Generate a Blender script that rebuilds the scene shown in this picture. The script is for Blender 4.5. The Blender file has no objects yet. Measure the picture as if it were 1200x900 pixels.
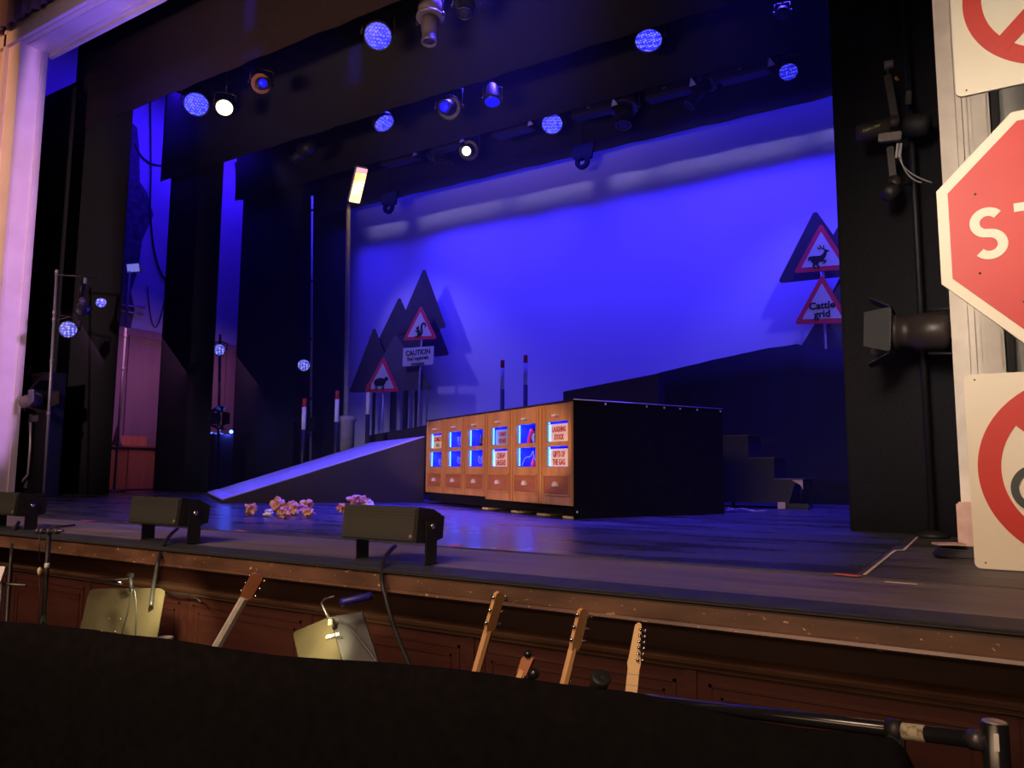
import bpy, bmesh, math, random
from mathutils import Vector as V, Matrix, noise
random.seed(7)
S = bpy.context.scene
COL = S.collection
# ------------------------------------------------------------------ camera
EYE = V((0, 0, 0.5)); FPX = 900.09
YAW, PITCH, ROLL = math.radians(31.902), math.radians(6.367), math.radians(0.3625)
fw = V((-math.sin(YAW)*math.cos(PITCH), math.cos(YAW)*math.cos(PITCH), math.sin(PITCH)))
rt0 = V((math.cos(YAW), math.sin(YAW), 0)); up0 = rt0.cross(fw)
rt = rt0*math.cos(ROLL) + up0*math.sin(ROLL); up = up0*math.cos(ROLL) - rt0*math.sin(ROLL)
cd = bpy.data.cameras.new('camera'); cam = bpy.data.objects.new('camera', cd); COL.objects.link(cam)
cd.sensor_fit = 'HORIZONTAL'; cd.sensor_width = 36; cd.lens = 36*FPX/1200; cd.clip_start = 0.02; cd.clip_end = 200
mr = Matrix((rt, up, -fw)).transposed().to_4x4(); mr.translation = EYE; cam.matrix_world = mr
S.camera = cam
def at(px, py, **k):
    d = rt*((px-600)/FPX) - up*((py-450)/FPX) + fw
    (ax, v), = k.items(); i = 'XYZ'.index(ax)
    return EYE + d*((v-EYE[i])/d[i])
# ------------------------------------------------------------------ world, exposure
S.view_settings.view_transform = 'Standard'; S.view_settings.look = 'None'
S.view_settings.gamma = 1; S.view_settings.use_curve_mapping = False
S.view_settings.exposure = 0.0
w = bpy.data.worlds.new('world'); S.world = w; w.use_nodes = True
w.node_tree.nodes['Background'].inputs[0].default_value = (0.25, 0.16, 0.55, 1)
w.node_tree.nodes['Background'].inputs[1].default_value = 0.006
# ------------------------------------------------------------------ main lights
def lamp(name, kind, loc, target, power, color, **k):
    l = bpy.data.lights.new(name, kind); l.energy = power; l.color = color
    for a, b in k.items(): setattr(l, a, b)
    o = bpy.data.objects.new(name, l); COL.objects.link(o); o.location = loc
    o.rotation_euler = (V(target)-V(loc)).to_track_quat('-Z', 'Y').to_euler(); return o
BLUE = (0.030, 0.017, 1.0)
for i, (x, e) in enumerate(((-12.4, 30), (-9.5, 72), (-6.5, 80), (-3.5, 96), (-0.5, 86))):
    lamp('cyclorama_flood', 'AREA', (x, 12.78, 7.3), (x, 14.1, 4.0), e*1.0, BLUE, shape='RECTANGLE', size=2.8, size_y=0.15, spread=math.radians(78))
for x, e in ((-11, 7), (-7.5, 14), (-3.5, 16), (-0.5, 14)):
    lamp('cyclorama_ground_flood', 'AREA', (x, 13.0, 0.3), (x, 14.1, 2.6), e, (0.12, 0.09, 1.0), shape='RECTANGLE', size=2.6, size_y=0.2)
lamp('cyclorama_top_fill', 'AREA', (-5.5, 13.48, 8.3), (-5.5, 14.1, 6.6), 130, (0.02, 0.012, 1.0), shape='RECTANGLE', size=15, size_y=0.1)  # added fill that carries blue to the top of the cloth
lamp('band_fill', 'AREA', (-5.5, 12.6, 7.0), (-5.5, 14.1, 6.5), 3.0, (0.75, 0.62, 1.0), shape='RECTANGLE', size=15, size_y=0.03, spread=math.radians(26))  # added unseen strip that makes the pale band across the cloth
lamp('left_signs_spot', 'SPOT', (-13.0, 10.9, 7.2), (-11.0, 13.5, 3.0), 380, (0.36, 0.29, 1.0), spot_size=math.radians(50), spot_blend=0.8, shadow_soft_size=0.10)
lamp('right_signs_spot', 'SPOT', (-0.2, 10.9, 7.2), (-2.4, 13.5, 3.6), 300, (0.30, 0.25, 1.0), spot_size=math.radians(40), spot_blend=0.8, shadow_soft_size=0.12)
# stage blue from the bars
for x, y, z, tx, ty, e, sz in ((-10.0, 9.0, 8.4, -9.6, 8.9, 45, 3), (-5.6, 9.0, 8.4, -5.7, 7.3, 480, 2.6), (-7.5, 10.95, 7.98, -7.6, 8.4, 170, 4), (-2.0, 10.95, 7.98, -2.3, 11.4, 110, 3), (-2.0, 9.0, 8.4, -2.6, 7.9, 110, 2)):
    lamp('stage_blue_flood', 'AREA', (x, y, z), (tx, ty, 0), e, (0.05, 0.03, 1.0), shape='RECTANGLE', size=sz, size_y=0.3, spread=math.radians(44))
# wing light
lamp('wing_blue_light', 'AREA', (-15.4, 11.3, 8.9), (-17.0, 11.0, 6.0), 260, (0.03, 0.006, 1.0), shape='RECTANGLE', size=5, size_y=0.6)
lamp('wing_work_light', 'AREA', (-15.0, 10.5, 3.0), (-16.6, 10.2, 1.2), 30, (1.0, 0.40, 0.95), shape='RECTANGLE', size=5.5, size_y=1.5)
lamp('fly_blue_light', 'AREA', (-12.5, 9.6, 8.5), (-16.5, 8.5, 10.0), 8, (0.05, 0.02, 1.0), shape='RECTANGLE', size=2, size_y=0.6)
# house light, with fills and narrow spots added for single surfaces
lamp('house_light', 'AREA', (-4.5, -3.5, 5.6), (-5.0, 3.6, 0.0), 120, (1.0, 0.66, 0.46), shape='RECTANGLE', size=11, size_y=1.5, spread=math.radians(52))
lamp('border_fill', 'AREA', (-6.0, -3.0, 1.0), (-8.5, 8.0, 7.9), 65, (1.0, 0.62, 0.48), shape='RECTANGLE', size=8, size_y=0.6, spread=math.radians(30))  # added low upward fill standing in for light bounced onto the borders
lamp('house_light_right', 'AREA', (-0.9, 0.3, 3.0), (0.45, 5.5, 1.8), 19, (1.0, 0.87, 0.74), shape='RECTANGLE', size=1.0, size_y=1.0, spread=math.radians(50))
l_ = lamp('right_proscenium_fill', 'SPOT', (-3.5, 0.5, 3.2), (-0.05, 6.2, 2.6), 700, (1.0, 0.70, 0.55), spot_size=math.radians(54), spot_blend=0.3, shadow_soft_size=0.1); l_.scale = (0.10, 1, 1)  # added narrow beam to brighten the right proscenium strip
l_ = lamp('proscenium_spot', 'SPOT', (-11.5, -2.0, 8.1), (-16.1, 6.6, 5.6), 2700, (1.0, 0.47, 0.25), spot_size=math.radians(66), spot_blend=0.4, shadow_soft_size=0.2); l_.scale = (0.22, 1, 1)
l_ = lamp('proscenium_lavender_fill', 'SPOT', (-6.5, 6.66, 4.0), (-14.8, 6.80, 4.4), 3600, (0.50, 0.26, 0.85), spot_size=math.radians(53), spot_blend=0.15, shadow_soft_size=0.1); l_.scale = (0.06, 1, 1)  # added slit of lavender shaped to reach the left reveal alone
lamp('proscenium_head_fill', 'AREA', (-12.0, 6.85, 5.2), (-12.6, 6.85, 8.3), 55, (0.10, 0.06, 1.0), shape='RECTANGLE', size=3, size_y=0.3, spread=math.radians(120))  # added upward fill that turns the underside of the head blue
l_ = lamp('shop_front_spot', 'SPOT', (-8.2, -2.2, 2.4), (-5.55, 8.2, 0.72), 2600, (1.0, 0.55, 0.34), spot_size=math.radians(25), spot_blend=0.25, shadow_soft_size=0.1); l_.scale = (1, 0.33, 1)
l_ = lamp('front_white_spot', 'SPOT', (-4.0, -3.0, 4.6), (-10.6, 10.0, 0.9), 1900, (0.85, 0.72, 1.0), spot_size=math.radians(32), spot_blend=1.0, shadow_soft_size=0.1); l_.scale = (1, 0.45, 1)
l_ = lamp('left_leg_fill', 'SPOT', (-9.8, -3.0, 5.5), (-15.2, 8.0, 3.6), 2300, (1.0, 0.68, 0.70), spot_size=math.radians(52), spot_blend=0.9, shadow_soft_size=0.4); l_.scale = (0.34, 1, 1)  # added beam to lift the first leg curtain and left wing
lamp('pit_fill', 'AREA', (-2.6, -0.6, 0.75), (-2.4, 3.2, -0.25), 14, (1.0, 0.64, 0.38), shape='RECTANGLE', size=7.0, size_y=0.3, spread=math.radians(100))  # added fill behind the camera for the pit wall

# ------------------------------------------------------------------ materials
def N(nt, t, **k):
    n = nt.nodes.new(t)
    for a, b in k.items(): setattr(n, a, b)
    return n
def mat(name, c, rough=0.6, metal=0.0, c2=None, scale=6, stretch=(1, 1, 1), bump=0.0, emit=0, lo=0.35, hi=0.7, detail=5, spec=0.5, rough2=None, coat=0):
    m = bpy.data.materials.new(name); m.use_nodes = True; nt = m.node_tree; b = nt.nodes['Principled BSDF']
    b.inputs['Roughness'].default_value = rough; b.inputs['Metallic'].default_value = metal
    b.inputs['Specular IOR Level'].default_value = spec
    if coat: b.inputs['Coat Weight'].default_value = coat
    tc = N(nt, 'ShaderNodeTexCoord'); mp = N(nt, 'ShaderNodeMapping'); mp.inputs['Scale'].default_value = stretch
    nz = N(nt, 'ShaderNodeTexNoise'); nz.inputs['Scale'].default_value = scale; nz.inputs['Detail'].default_value = detail
    rp = N(nt, 'ShaderNodeValToRGB'); rp.color_ramp.elements[0].position = lo; rp.color_ramp.elements[1].position = hi
    c2 = c2 or tuple(min(1, x*1.18+0.001) for x in c)
    rp.color_ramp.elements[0].color = (*c, 1); rp.color_ramp.elements[1].color = (*c2, 1)
    L = nt.links.new
    L(tc.outputs['Object'], mp.inputs[0]); L(mp.outputs[0], nz.inputs[0]); L(nz.outputs[0], rp.inputs[0]); L(rp.outputs[0], b.inputs['Base Color'])
    if rough2 is not None:
        mr_ = N(nt, 'ShaderNodeMapRange'); mr_.inputs[1].default_value = lo; mr_.inputs[2].default_value = hi
        mr_.inputs[3].default_value = rough; mr_.inputs[4].default_value = rough2
        L(nz.outputs[0], mr_.inputs[0]); L(mr_.outputs[0], b.inputs['Roughness'])
    if bump:
        bp = N(nt, 'ShaderNodeBump'); bp.inputs['Strength'].default_value = bump; bp.inputs['Distance'].default_value = 0.02
        L(nz.outputs[0], bp.inputs['Height']); L(bp.outputs[0], b.inputs['Normal'])
    if emit:
        b.inputs['Emission Strength'].default_value = emit; L(rp.outputs[0], b.inputs['Emission Color'])
    return m
def chips(m, color, scale, thr, stretch=(1, 1, 1)):
    """small pale chips / scratches on top of a material"""
    nt = m.node_tree; b = nt.nodes['Principled BSDF']; L = nt.links.new
    src = b.inputs['Base Color'].links[0].from_socket
    tc = N(nt, 'ShaderNodeTexCoord'); mp = N(nt, 'ShaderNodeMapping'); mp.inputs['Scale'].default_value = stretch
    nz = N(nt, 'ShaderNodeTexNoise'); nz.inputs['Scale'].default_value = scale; nz.inputs['Detail'].default_value = 3; nz.inputs['Roughness'].default_value = 0.7
    rp = N(nt, 'ShaderNodeValToRGB'); rp.color_ramp.elements[0].position = thr; rp.color_ramp.elements[1].position = thr+0.02
    mx = N(nt, 'ShaderNodeMix', data_type='RGBA')
    L(tc.outputs['Object'], mp.inputs[0]); L(mp.outputs[0], nz.inputs[0]); L(nz.outputs[0], rp.inputs[0]); L(rp.outputs[0], mx.inputs[0])
    L(src, mx.inputs[6]); mx.inputs[7].default_value = (*color, 1); L(mx.outputs[2], b.inputs['Base Color'])
    return m
def glow(name, c, s):
    m = bpy.data.materials.new(name); m.use_nodes = True; b = m.node_tree.nodes['Principled BSDF']
    b.inputs['Base Color'].default_value = (*[x*0.5 for x in c], 1); b.inputs['Emission Color'].default_value = (*c, 1); b.inputs['Emission Strength'].default_value = s
    return m
def led_face(name, c_lo, c_hi, s, scale):
    m = glow(name, c_hi, s); nt = m.node_tree; b = nt.nodes['Principled BSDF']
    tc = N(nt, 'ShaderNodeTexCoord'); vo = N(nt, 'ShaderNodeTexVoronoi'); vo.inputs['Scale'].default_value = scale; vo.inputs['Randomness'].default_value = 0.35
    rp = N(nt, 'ShaderNodeValToRGB'); rp.color_ramp.elements[0].position = 0.28; rp.color_ramp.elements[0].color = (*c_hi, 1)
    rp.color_ramp.elements[1].position = 0.5; rp.color_ramp.elements[1].color = (*c_lo, 1)
    nt.links.new(tc.outputs['Object'], vo.inputs['Vector']); nt.links.new(vo.outputs['Distance'], rp.inputs[0]); nt.links.new(rp.outputs[0], b.inputs['Emission Color'])
    return m
M = dict(
    cyc=mat('cyclorama_cloth', (0.72, 0.72, 0.76), 0.9, scale=0.6, c2=(0.78, 0.78, 0.8)),
    black_cloth=mat('black_serge', (0.020, 0.019, 0.022), 0.95, scale=40, c2=(0.026, 0.025, 0.028), bump=0.05, spec=0.12),
    warm_lit_border_cloth=mat('warm_lit_border_cloth', (0.024, 0.016, 0.016), 0.95, scale=30, c2=(0.032, 0.022, 0.021), bump=0.1, spec=0.1),  # brown cast of warm house light put into the black cloth
    pit_cloth=mat('pit_cloth', (0.0045, 0.0038, 0.0045), 0.95, scale=30, c2=(0.007, 0.006, 0.007), spec=0.08),
    floor=mat('black_stage_vinyl', (0.030, 0.029, 0.036), 0.24, scale=1.6, c2=(0.078, 0.075, 0.088), stretch=(0.6, 2.2, 1), rough2=0.36, detail=8, spec=0.8),
    apron=mat('worn_apron_boards', (0.10, 0.078, 0.072), 0.5, scale=2.0, c2=(0.21, 0.165, 0.15), stretch=(0.5, 4, 1), rough2=0.6, detail=8),
    boards=mat('worn_side_boards', (0.035, 0.027, 0.026), 0.42, scale=2.2, c2=(0.11, 0.085, 0.075), stretch=(0.5, 5, 1), rough2=0.6, detail=8),
    nosing=mat('dark_green_nosing', (0.018, 0.022, 0.022), 0.62, scale=8, c2=(0.035, 0.04, 0.038)),
    edge_dark=mat('dark_edge', (0.008, 0.007, 0.007), 0.7),
    fascia=mat('scuffed_brown_paint', (0.070, 0.032, 0.019), 0.38, scale=3, c2=(0.155, 0.076, 0.045), stretch=(1, 1, 3)),
    pit_wood=mat('dark_red_brown_panelling', (0.040, 0.011, 0.008), 0.4, scale=3, c2=(0.060, 0.019, 0.012), stretch=(0.6, 1, 4)),
    pit_rail=mat('brown_dado_moulding', (0.09, 0.042, 0.026), 0.38, scale=4, c2=(0.15, 0.08, 0.048), stretch=(0.6, 1, 4)),
    plaster=mat('cream_plaster', (0.62, 0.50, 0.44), 0.75, scale=2, c2=(0.70, 0.58, 0.52), bump=0.05),
    plaster_pale=mat('pale_plaster', (0.60, 0.55, 0.46), 0.7, scale=5, c2=(0.72, 0.66, 0.56)),
    plaster_grey=mat('grey_green_plaster', (0.42, 0.44, 0.38), 0.7, scale=4, c2=(0.5, 0.52, 0.45)),
    plinth=mat('pink_plinth', (0.50, 0.30, 0.24), 0.6, scale=10, c2=(0.6, 0.4, 0.33)),
    brown_cloth=mat('brown_house_curtain', (0.10, 0.06, 0.045), 0.9, scale=4),
    wall=mat('wing_plaster', (0.40, 0.38, 0.42), 0.85, scale=1.1, c2=(0.5, 0.47, 0.52), bump=0.1),
    brick=mat('dark_painted_brick', (0.03, 0.028, 0.035), 0.9, scale=7, c2=(0.09, 0.08, 0.1), bump=0.3),
    dado=mat('wing_wood_dado', (0.26, 0.14, 0.12), 0.6, scale=3, c2=(0.33, 0.19, 0.16), stretch=(1, 1, 0.2)),
    cabinet=mat('orange_brown_veneer', (0.55, 0.20, 0.06), 0.5, scale=4, c2=(0.66, 0.27, 0.09), stretch=(4, 4, 0.4)),
    dark=mat('matt_black_paint', (0.012, 0.012, 0.013), 0.5, scale=20),
    grey_black=mat('charcoal_paint', (0.019, 0.0195, 0.024), 0.6, scale=20, c2=(0.024, 0.0245, 0.029)),
    lantern=mat('lantern_black', (0.02, 0.018, 0.02), 0.4, scale=20, spec=0.5),
    lantern_brown=mat('lantern_brown_black', (0.036, 0.026, 0.023), 0.4, scale=20),
    lantern_pale=mat('lantern_pale_metal', (0.20, 0.165, 0.15), 0.45, scale=20, metal=0.3),
    copper=mat('copper_brown', (0.35, 0.15, 0.07), 0.5, scale=20),
    steel=mat('galvanised_steel', (0.42, 0.38, 0.36), 0.45, metal=0.6, scale=15),
    steel_dark=mat('dark_steel', (0.10, 0.09, 0.10), 0.4, metal=0.7, scale=15),
    chrome=mat('chrome', (0.75, 0.75, 0.75), 0.15, metal=1, scale=10),
    post=mat('lamp_post_grey', (0.34, 0.32, 0.32), 0.5, metal=0.1, scale=10, c2=(0.42, 0.4, 0.39)),
    red=mat('sign_red', (0.55, 0.024, 0.013), 0.5, scale=3, c2=(0.60, 0.030, 0.016)),
    pink_red=mat('sign_red_warning', (0.85, 0.05, 0.09), 0.5, scale=3),
    white=mat('sign_white', (0.78, 0.76, 0.78), 0.5, scale=3, c2=(0.83, 0.81, 0.82)),
    cream=mat('sign_cream', (0.78, 0.68, 0.50), 0.55, scale=1.5, c2=(0.84, 0.75, 0.58)),
    sign_black=mat('sign_black', (0.012, 0.012, 0.014), 0.6, scale=10),
    sign_grey=mat('wheel_dark_grey', (0.05, 0.055, 0.05), 0.6, scale=10),
    fir=mat('fir_dark_slate', (0.035, 0.028, 0.042), 0.8, scale=3, c2=(0.05, 0.04, 0.055)),
    fir_pale=mat('fir_grey_brown', (0.10, 0.085, 0.11), 0.8, scale=3, c2=(0.13, 0.11, 0.13)),
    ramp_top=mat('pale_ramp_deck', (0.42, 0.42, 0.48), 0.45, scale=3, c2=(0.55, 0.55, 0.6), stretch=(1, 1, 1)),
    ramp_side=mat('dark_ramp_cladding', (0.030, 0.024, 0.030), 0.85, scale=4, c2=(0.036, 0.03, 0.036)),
    purple_grey=mat('purple_grey_canvas', (0.06, 0.05, 0.065), 0.9, scale=2, c2=(0.075, 0.062, 0.08)),
    wood=mat('orange_oak', (0.46, 0.225, 0.075), 0.45, scale=3, c2=(0.62, 0.33, 0.12), stretch=(3, 3, 0.35)),
    wood_dark=mat('red_oak_drawer', (0.34, 0.12, 0.045), 0.45, scale=3, c2=(0.44, 0.17, 0.06), stretch=(0.5, 0.5, 5)),
    black_flock=mat('black_flocked_cloth', (0.005, 0.005, 0.006), 0.95, scale=10, c2=(0.009, 0.008, 0.010), spec=0.1),
    niche=mat('niche_blue_glow_tint', (0.04, 0.06, 0.75), 0.6, scale=4, c2=(0.08, 0.10, 0.85)), handle=mat('pale_nickel', (0.75, 0.70, 0.66), 0.35, scale=4),  # niche: blue LED glow put into the wall colour
    card=mat('cream_card', (0.80, 0.72, 0.66), 0.7, scale=4),
    card_red=mat('card_red_ink', (0.45, 0.03, 0.05), 0.7), card_green=mat('card_green_ink', (0.1, 0.35, 0.15), 0.7),
    toy_pink=mat('pink_plastic', (0.7, 0.05, 0.25), 0.4), toy_blue=mat('pale_blue_plastic', (0.25, 0.4, 0.9), 0.35), toy_dark=mat('dark_plastic', (0.03, 0.02, 0.06), 0.4),
    paper=mat('crumpled_brown_paper', (0.50, 0.18, 0.05), 0.8, scale=16, c2=(0.85, 0.55, 0.32)),
    paper_white=mat('white_paper', (0.75, 0.68, 0.72), 0.8, scale=9),
    speaker=mat('speaker_black', (0.016, 0.015, 0.014), 0.6, scale=20),
    tape=mat('pale_tape', (0.62, 0.50, 0.32), 0.6), tape_red=mat('orange_red_tape', (0.75, 0.13, 0.07), 0.5),
    neck_maple=mat('pale_maple', (0.72, 0.46, 0.20), 0.4, scale=3, c2=(0.80, 0.55, 0.27), stretch=(6, 6, 0.6)),
    neck_tan=mat('tan_maple', (0.60, 0.33, 0.14), 0.4, scale=3, c2=(0.70, 0.42, 0.2), stretch=(6, 6, 0.6)),
    neck_silver=mat('grey_fretboard', (0.48, 0.43, 0.38), 0.35, scale=30, c2=(0.62, 0.58, 0.52)),
    head_brown=mat('red_brown_headstock', (0.36, 0.12, 0.05), 0.4, scale=4, c2=(0.5, 0.22, 0.1)),
    body_wood=mat('guitar_body_brown', (0.15, 0.06, 0.025), 0.3),
    desk=mat('music_desk_bronze', (0.075, 0.064, 0.036), 0.36, scale=5, c2=(0.10, 0.086, 0.05), metal=0.25),
    blue_lamp=mat('dark_blue_tube', (0.02, 0.015, 0.22), 0.4),
    pipe=mat('black_pipe_gloss', (0.012, 0.012, 0.014), 0.18, spec=0.7),
    label=mat('worn_paper_label', (0.45, 0.40, 0.26), 0.7, scale=60, c2=(0.2, 0.17, 0.1), lo=0.5, hi=0.6),
    led_blue=led_face('led_blue_face', (0.015, 0.015, 0.75), (0.22, 0.24, 1.0), 1.3, 26),
    led_blue_dense=led_face('led_blue_small_face', (0.01, 0.01, 0.5), (0.10, 0.11, 1.0), 1.0, 26),
    led_white=led_face('led_pale_blue_face', (0.05, 0.05, 0.5), (0.45, 0.48, 1.0), 1.0, 22),
    led_warm=led_face('warm_white_face', (1.0, 0.85, 0.35), (1.0, 1.0, 0.75), 3.0, 18),
    blue_lens=glow('blue_lens', (0.01, 0.01, 1.0), 0.8),
    warm_lens=glow('warm_lens', (1.0, 0.95, 0.5), 3.0),
    strip_led=glow('ice_blue_led', (0.10, 0.42, 1.0), 5.0),
    street_glow=mat('street_lamp_glow', (1.0, 0.55, 0.18), 0.5, scale=5, c2=(1.0, 0.86, 0.40), emit=1.15, lo=0.35, hi=0.5),
    street_pink=glow('street_lamp_pink', (1.0, 0.5, 0.55), 1.0),
    dim_glass=mat('dim_flood_glass', (0.03, 0.028, 0.06), 0.5, scale=20, spec=0.25),
    blue_patch=glow('small_blue_indicator', (0.10, 0.2, 1.0), 6.0),
    blue_cast=mat('blue_light_tint', (0.5, 0.5, 0.8), 0.5),  # blue stage light put into the base colour of a pale surface
)
chips(M['fascia'], (0.55, 0.36, 0.18), 26, 0.655, (1, 1, 1.8)); chips(M['nosing'], (0.3, 0.25, 0.18), 22, 0.73, (0.6, 1, 1))
chips(M['floor'], (0.16, 0.15, 0.17), 5, 0.72, (0.35, 3, 1)); chips(M['apron'], (0.25, 0.2, 0.2), 9, 0.74, (0.4, 3, 1)); chips(M['boards'], (0.4, 0.33, 0.28), 9, 0.71, (0.3, 4, 1))
# speaker grille
g = mat('speaker_grille', (0.035, 0.033, 0.026), 0.6); nt = g.node_tree
tc = N(nt, 'ShaderNodeTexCoord'); vo = N(nt, 'ShaderNodeTexVoronoi'); vo.inputs['Scale'].default_value = 62; vo.inputs['Randomness'].default_value = 0
rp = N(nt, 'ShaderNodeValToRGB'); rp.color_ramp.elements[0].position = 0.26; rp.color_ramp.elements[0].color = (0.006, 0.006, 0.005, 1)
rp.color_ramp.elements[1].position = 0.34; rp.color_ramp.elements[1].color = (0.027, 0.026, 0.022, 1)
nt.links.new(tc.outputs['Object'], vo.inputs['Vector']); nt.links.new(vo.outputs['Distance'], rp.inputs[0]); nt.links.new(rp.outputs[0], nt.nodes['Principled BSDF'].inputs['Base Color'])
M['grille'] = g

# ------------------------------------------------------------------ mesh helpers
def tag(o, label=None, cat=None, group=None, kind=None):
    if label: o['label'] = label
    if cat: o['category'] = cat
    if group: o['group'] = group
    if kind: o['kind'] = kind
    return o
def empty(name, loc, label=None, cat=None, group=None, rot=(0, 0, 0)):
    o = bpy.data.objects.new(name, None); COL.objects.link(o); o.location = loc; o.rotation_euler = rot; o.empty_display_size = 0.1
    return tag(o, label, cat, group)
def frame(p, z, xh=V((1, 0, 0))):
    """matrix at p whose local +Z points along z"""
    z = V(z).normalized(); x = V(xh)
    if abs(x.dot(z)) > 0.95: x = V((0, 1, 0))
    x = (x - z*x.dot(z)).normalized(); y = z.cross(x)
    m = Matrix((x, y, z)).transposed().to_4x4(); m.translation = V(p); return m
I4 = Matrix.Identity(4)
class MB:
    def __init__(s): s.v = []; s.f = []; s.smooth = []; s.mi = []; s.cur = 0
    def add(s, vs, fs, Mx=I4, smooth=False):
        b = len(s.v); s.v += [Mx @ V(v) for v in vs]
        for f in fs: s.f.append([i+b for i in f]); s.smooth.append(smooth); s.mi.append(s.cur)
        return s
    def box(s, a, b, Mx=I4):
        x0, y0, z0 = a; x1, y1, z1 = b
        return s.add([(x0, y0, z0), (x1, y0, z0), (x1, y1, z0), (x0, y1, z0), (x0, y0, z1), (x1, y0, z1), (x1, y1, z1), (x0, y1, z1)],
                     [(0, 3, 2, 1), (4, 5, 6, 7), (0, 1, 5, 4), (1, 2, 6, 5), (2, 3, 7, 6), (3, 0, 4, 7)], Mx)
    def bbox(s, a, b, r=0.01, Mx=I4):
        """box with chamfered edges"""
        bm = bmesh.new(); bmesh.ops.create_cube(bm, size=1)
        for v in bm.verts:
            v.co = V(((a[0]+b[0])/2+v.co.x*(b[0]-a[0]), (a[1]+b[1])/2+v.co.y*(b[1]-a[1]), (a[2]+b[2])/2+v.co.z*(b[2]-a[2])))
        bmesh.ops.bevel(bm, geom=bm.edges[:], offset=r, segments=2, affect='EDGES')
        bm.verts.index_update(); s.add([v.co[:] for v in bm.verts], [[v.index for v in f.verts] for f in bm.faces], Mx); bm.free(); return s
    def prism(s, pts, y0, y1, Mx=I4):
        """polygon in x,z pushed from y0 to y1"""
        n = len(pts); ar = sum(pts[i][0]*pts[(i+1) % n][1]-pts[(i+1) % n][0]*pts[i][1] for i in range(n))
        if ar < 0: pts = pts[::-1]
        if y0 > y1: y0, y1 = y1, y0
        vs = [(x, y0, z) for x, z in pts] + [(x, y1, z) for x, z in pts]
        fs = [list(range(n)), list(range(2*n-1, n-1, -1))] + [(i, i+n, (i+1) % n+n, (i+1) % n) for i in range(n)]
        return s.add(vs, fs, Mx)
    def ring(s, cx, cz, ro, ri, y0, y1, n=64, Mx=I4, a0=0, a1=2*math.pi):
        vs = []; fs = []; full = abs(a1-a0-2*math.pi) < 1e-6; m = n if full else n+1
        for i in range(m):
            a = a0+(a1-a0)*i/n; c, q = math.cos(a), math.sin(a)
            vs += [(cx+ro*c, y0, cz+ro*q), (cx+ri*c, y0, cz+ri*q), (cx+ri*c, y1, cz+ri*q), (cx+ro*c, y1, cz+ro*q)]
        for i in range(n):
            j = (i+1) % m; a, b = i*4, j*4
            fs += [(a, a+1, b+1, b), (a+1, a+2, b+2, b+1), (a+2, a+3, b+3, b+2), (a+3, a, b, b+3)]
        return s.add(vs, fs, Mx)
    def lathe(s, prof, Mx=I4, n=24, smooth=True, caps=True):
        vs = []; fs = []; k = len(prof)
        for i in range(n):
            a = 2*math.pi*i/n
            for r, z in prof: vs.append((r*math.cos(a), r*math.sin(a), z))
        for i in range(n):
            j = (i+1) % n
            for q in range(k-1): fs.append((i*k+q, j*k+q, j*k+q+1, i*k+q+1))
        if caps:
            if prof[0][0] > 1e-6: fs.append([i*k for i in range(n)][::-1])
            if prof[-1][0] > 1e-6: fs.append([i*k+k-1 for i in range(n)])
        return s.add(vs, fs, Mx, smooth)
    def rod(s, a, b, r, r2=None, n=12):
        a, b = V(a), V(b); l = (b-a).length
        return s.lathe([(r, 0), (r if r2 is None else r2, l)], frame(a, b-a), n)
    def tube(s, pts, r, n=8):
        pts = [V(p) for p in pts]; vs = []; fs = []; x = None
        for i, p in enumerate(pts):
            t = (pts[min(i+1, len(pts)-1)]-pts[max(i-1, 0)]).normalized()
            if x is None: x = t.orthogonal()
            x = (x-t*x.dot(t)).normalized(); y = t.cross(x)
            for k in range(n):
                a = 2*math.pi*k/n; vs.append(p+x*(r*math.cos(a))+y*(r*math.sin(a)))
        for i in range(len(pts)-1):
            for k in range(n):
                fs.append((i*n+k, i*n+(k+1) % n, (i+1)*n+(k+1) % n, (i+1)*n+k))
        fs.append(list(range(n))[::-1]); fs.append([len(vs)-n+k for k in range(n)])
        return s.add(vs, fs, I4, True)
    def text(s, txt, size, Mx, depth=0.002, bold=0.0, align='CENTER', sx=1.0, shear=0):
        c = bpy.data.curves.new('t', 'FONT'); c.body = txt; c.size = size; c.extrude = depth; c.offset = bold; c.align_x = align; c.align_y = 'CENTER'; c.resolution_u = 3; c.shear = shear
        o = bpy.data.objects.new('t', c); COL.objects.link(o)
        dg = bpy.context.evaluated_depsgraph_get(); me = o.evaluated_get(dg).to_mesh()
        s.add([(v.co.x*sx, -v.co.z, v.co.y) for v in me.vertices], [list(p.vertices) for p in me.polygons], Mx)
        o.evaluated_get(dg).to_mesh_clear(); bpy.data.objects.remove(o); bpy.data.curves.remove(c); return s
    def build(s, name, m, parent=None, world=True, label=None):
        off = V(parent.location) if (parent is not None and world) else V((0, 0, 0))
        if parent is not None and world and parent.parent is not None: off = off + V(parent.parent.location)
        if parent is None and world and s.v:   # top-level: origin at its base
            xs = [v.x for v in s.v]; ys = [v.y for v in s.v]; zs = [v.z for v in s.v]
            off = V(((min(xs)+max(xs))/2, (min(ys)+max(ys))/2, min(zs)))
        me = bpy.data.meshes.new(name); me.from_pydata([v-off for v in s.v], [], s.f); me.update()
        ms = m if isinstance(m, (list, tuple)) else [m]
        for x in ms: me.materials.append(x)
        for p, q, i in zip(me.polygons, s.smooth, s.mi): p.use_smooth = q; p.material_index = i
        o = bpy.data.objects.new(name, me); COL.objects.link(o)
        if parent is not None: o.parent = parent
        else: o.location = off
        if label: o['label'] = label
        return o
def structure(name, mb, m): return tag(mb.build(name, m), kind='structure')
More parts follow.
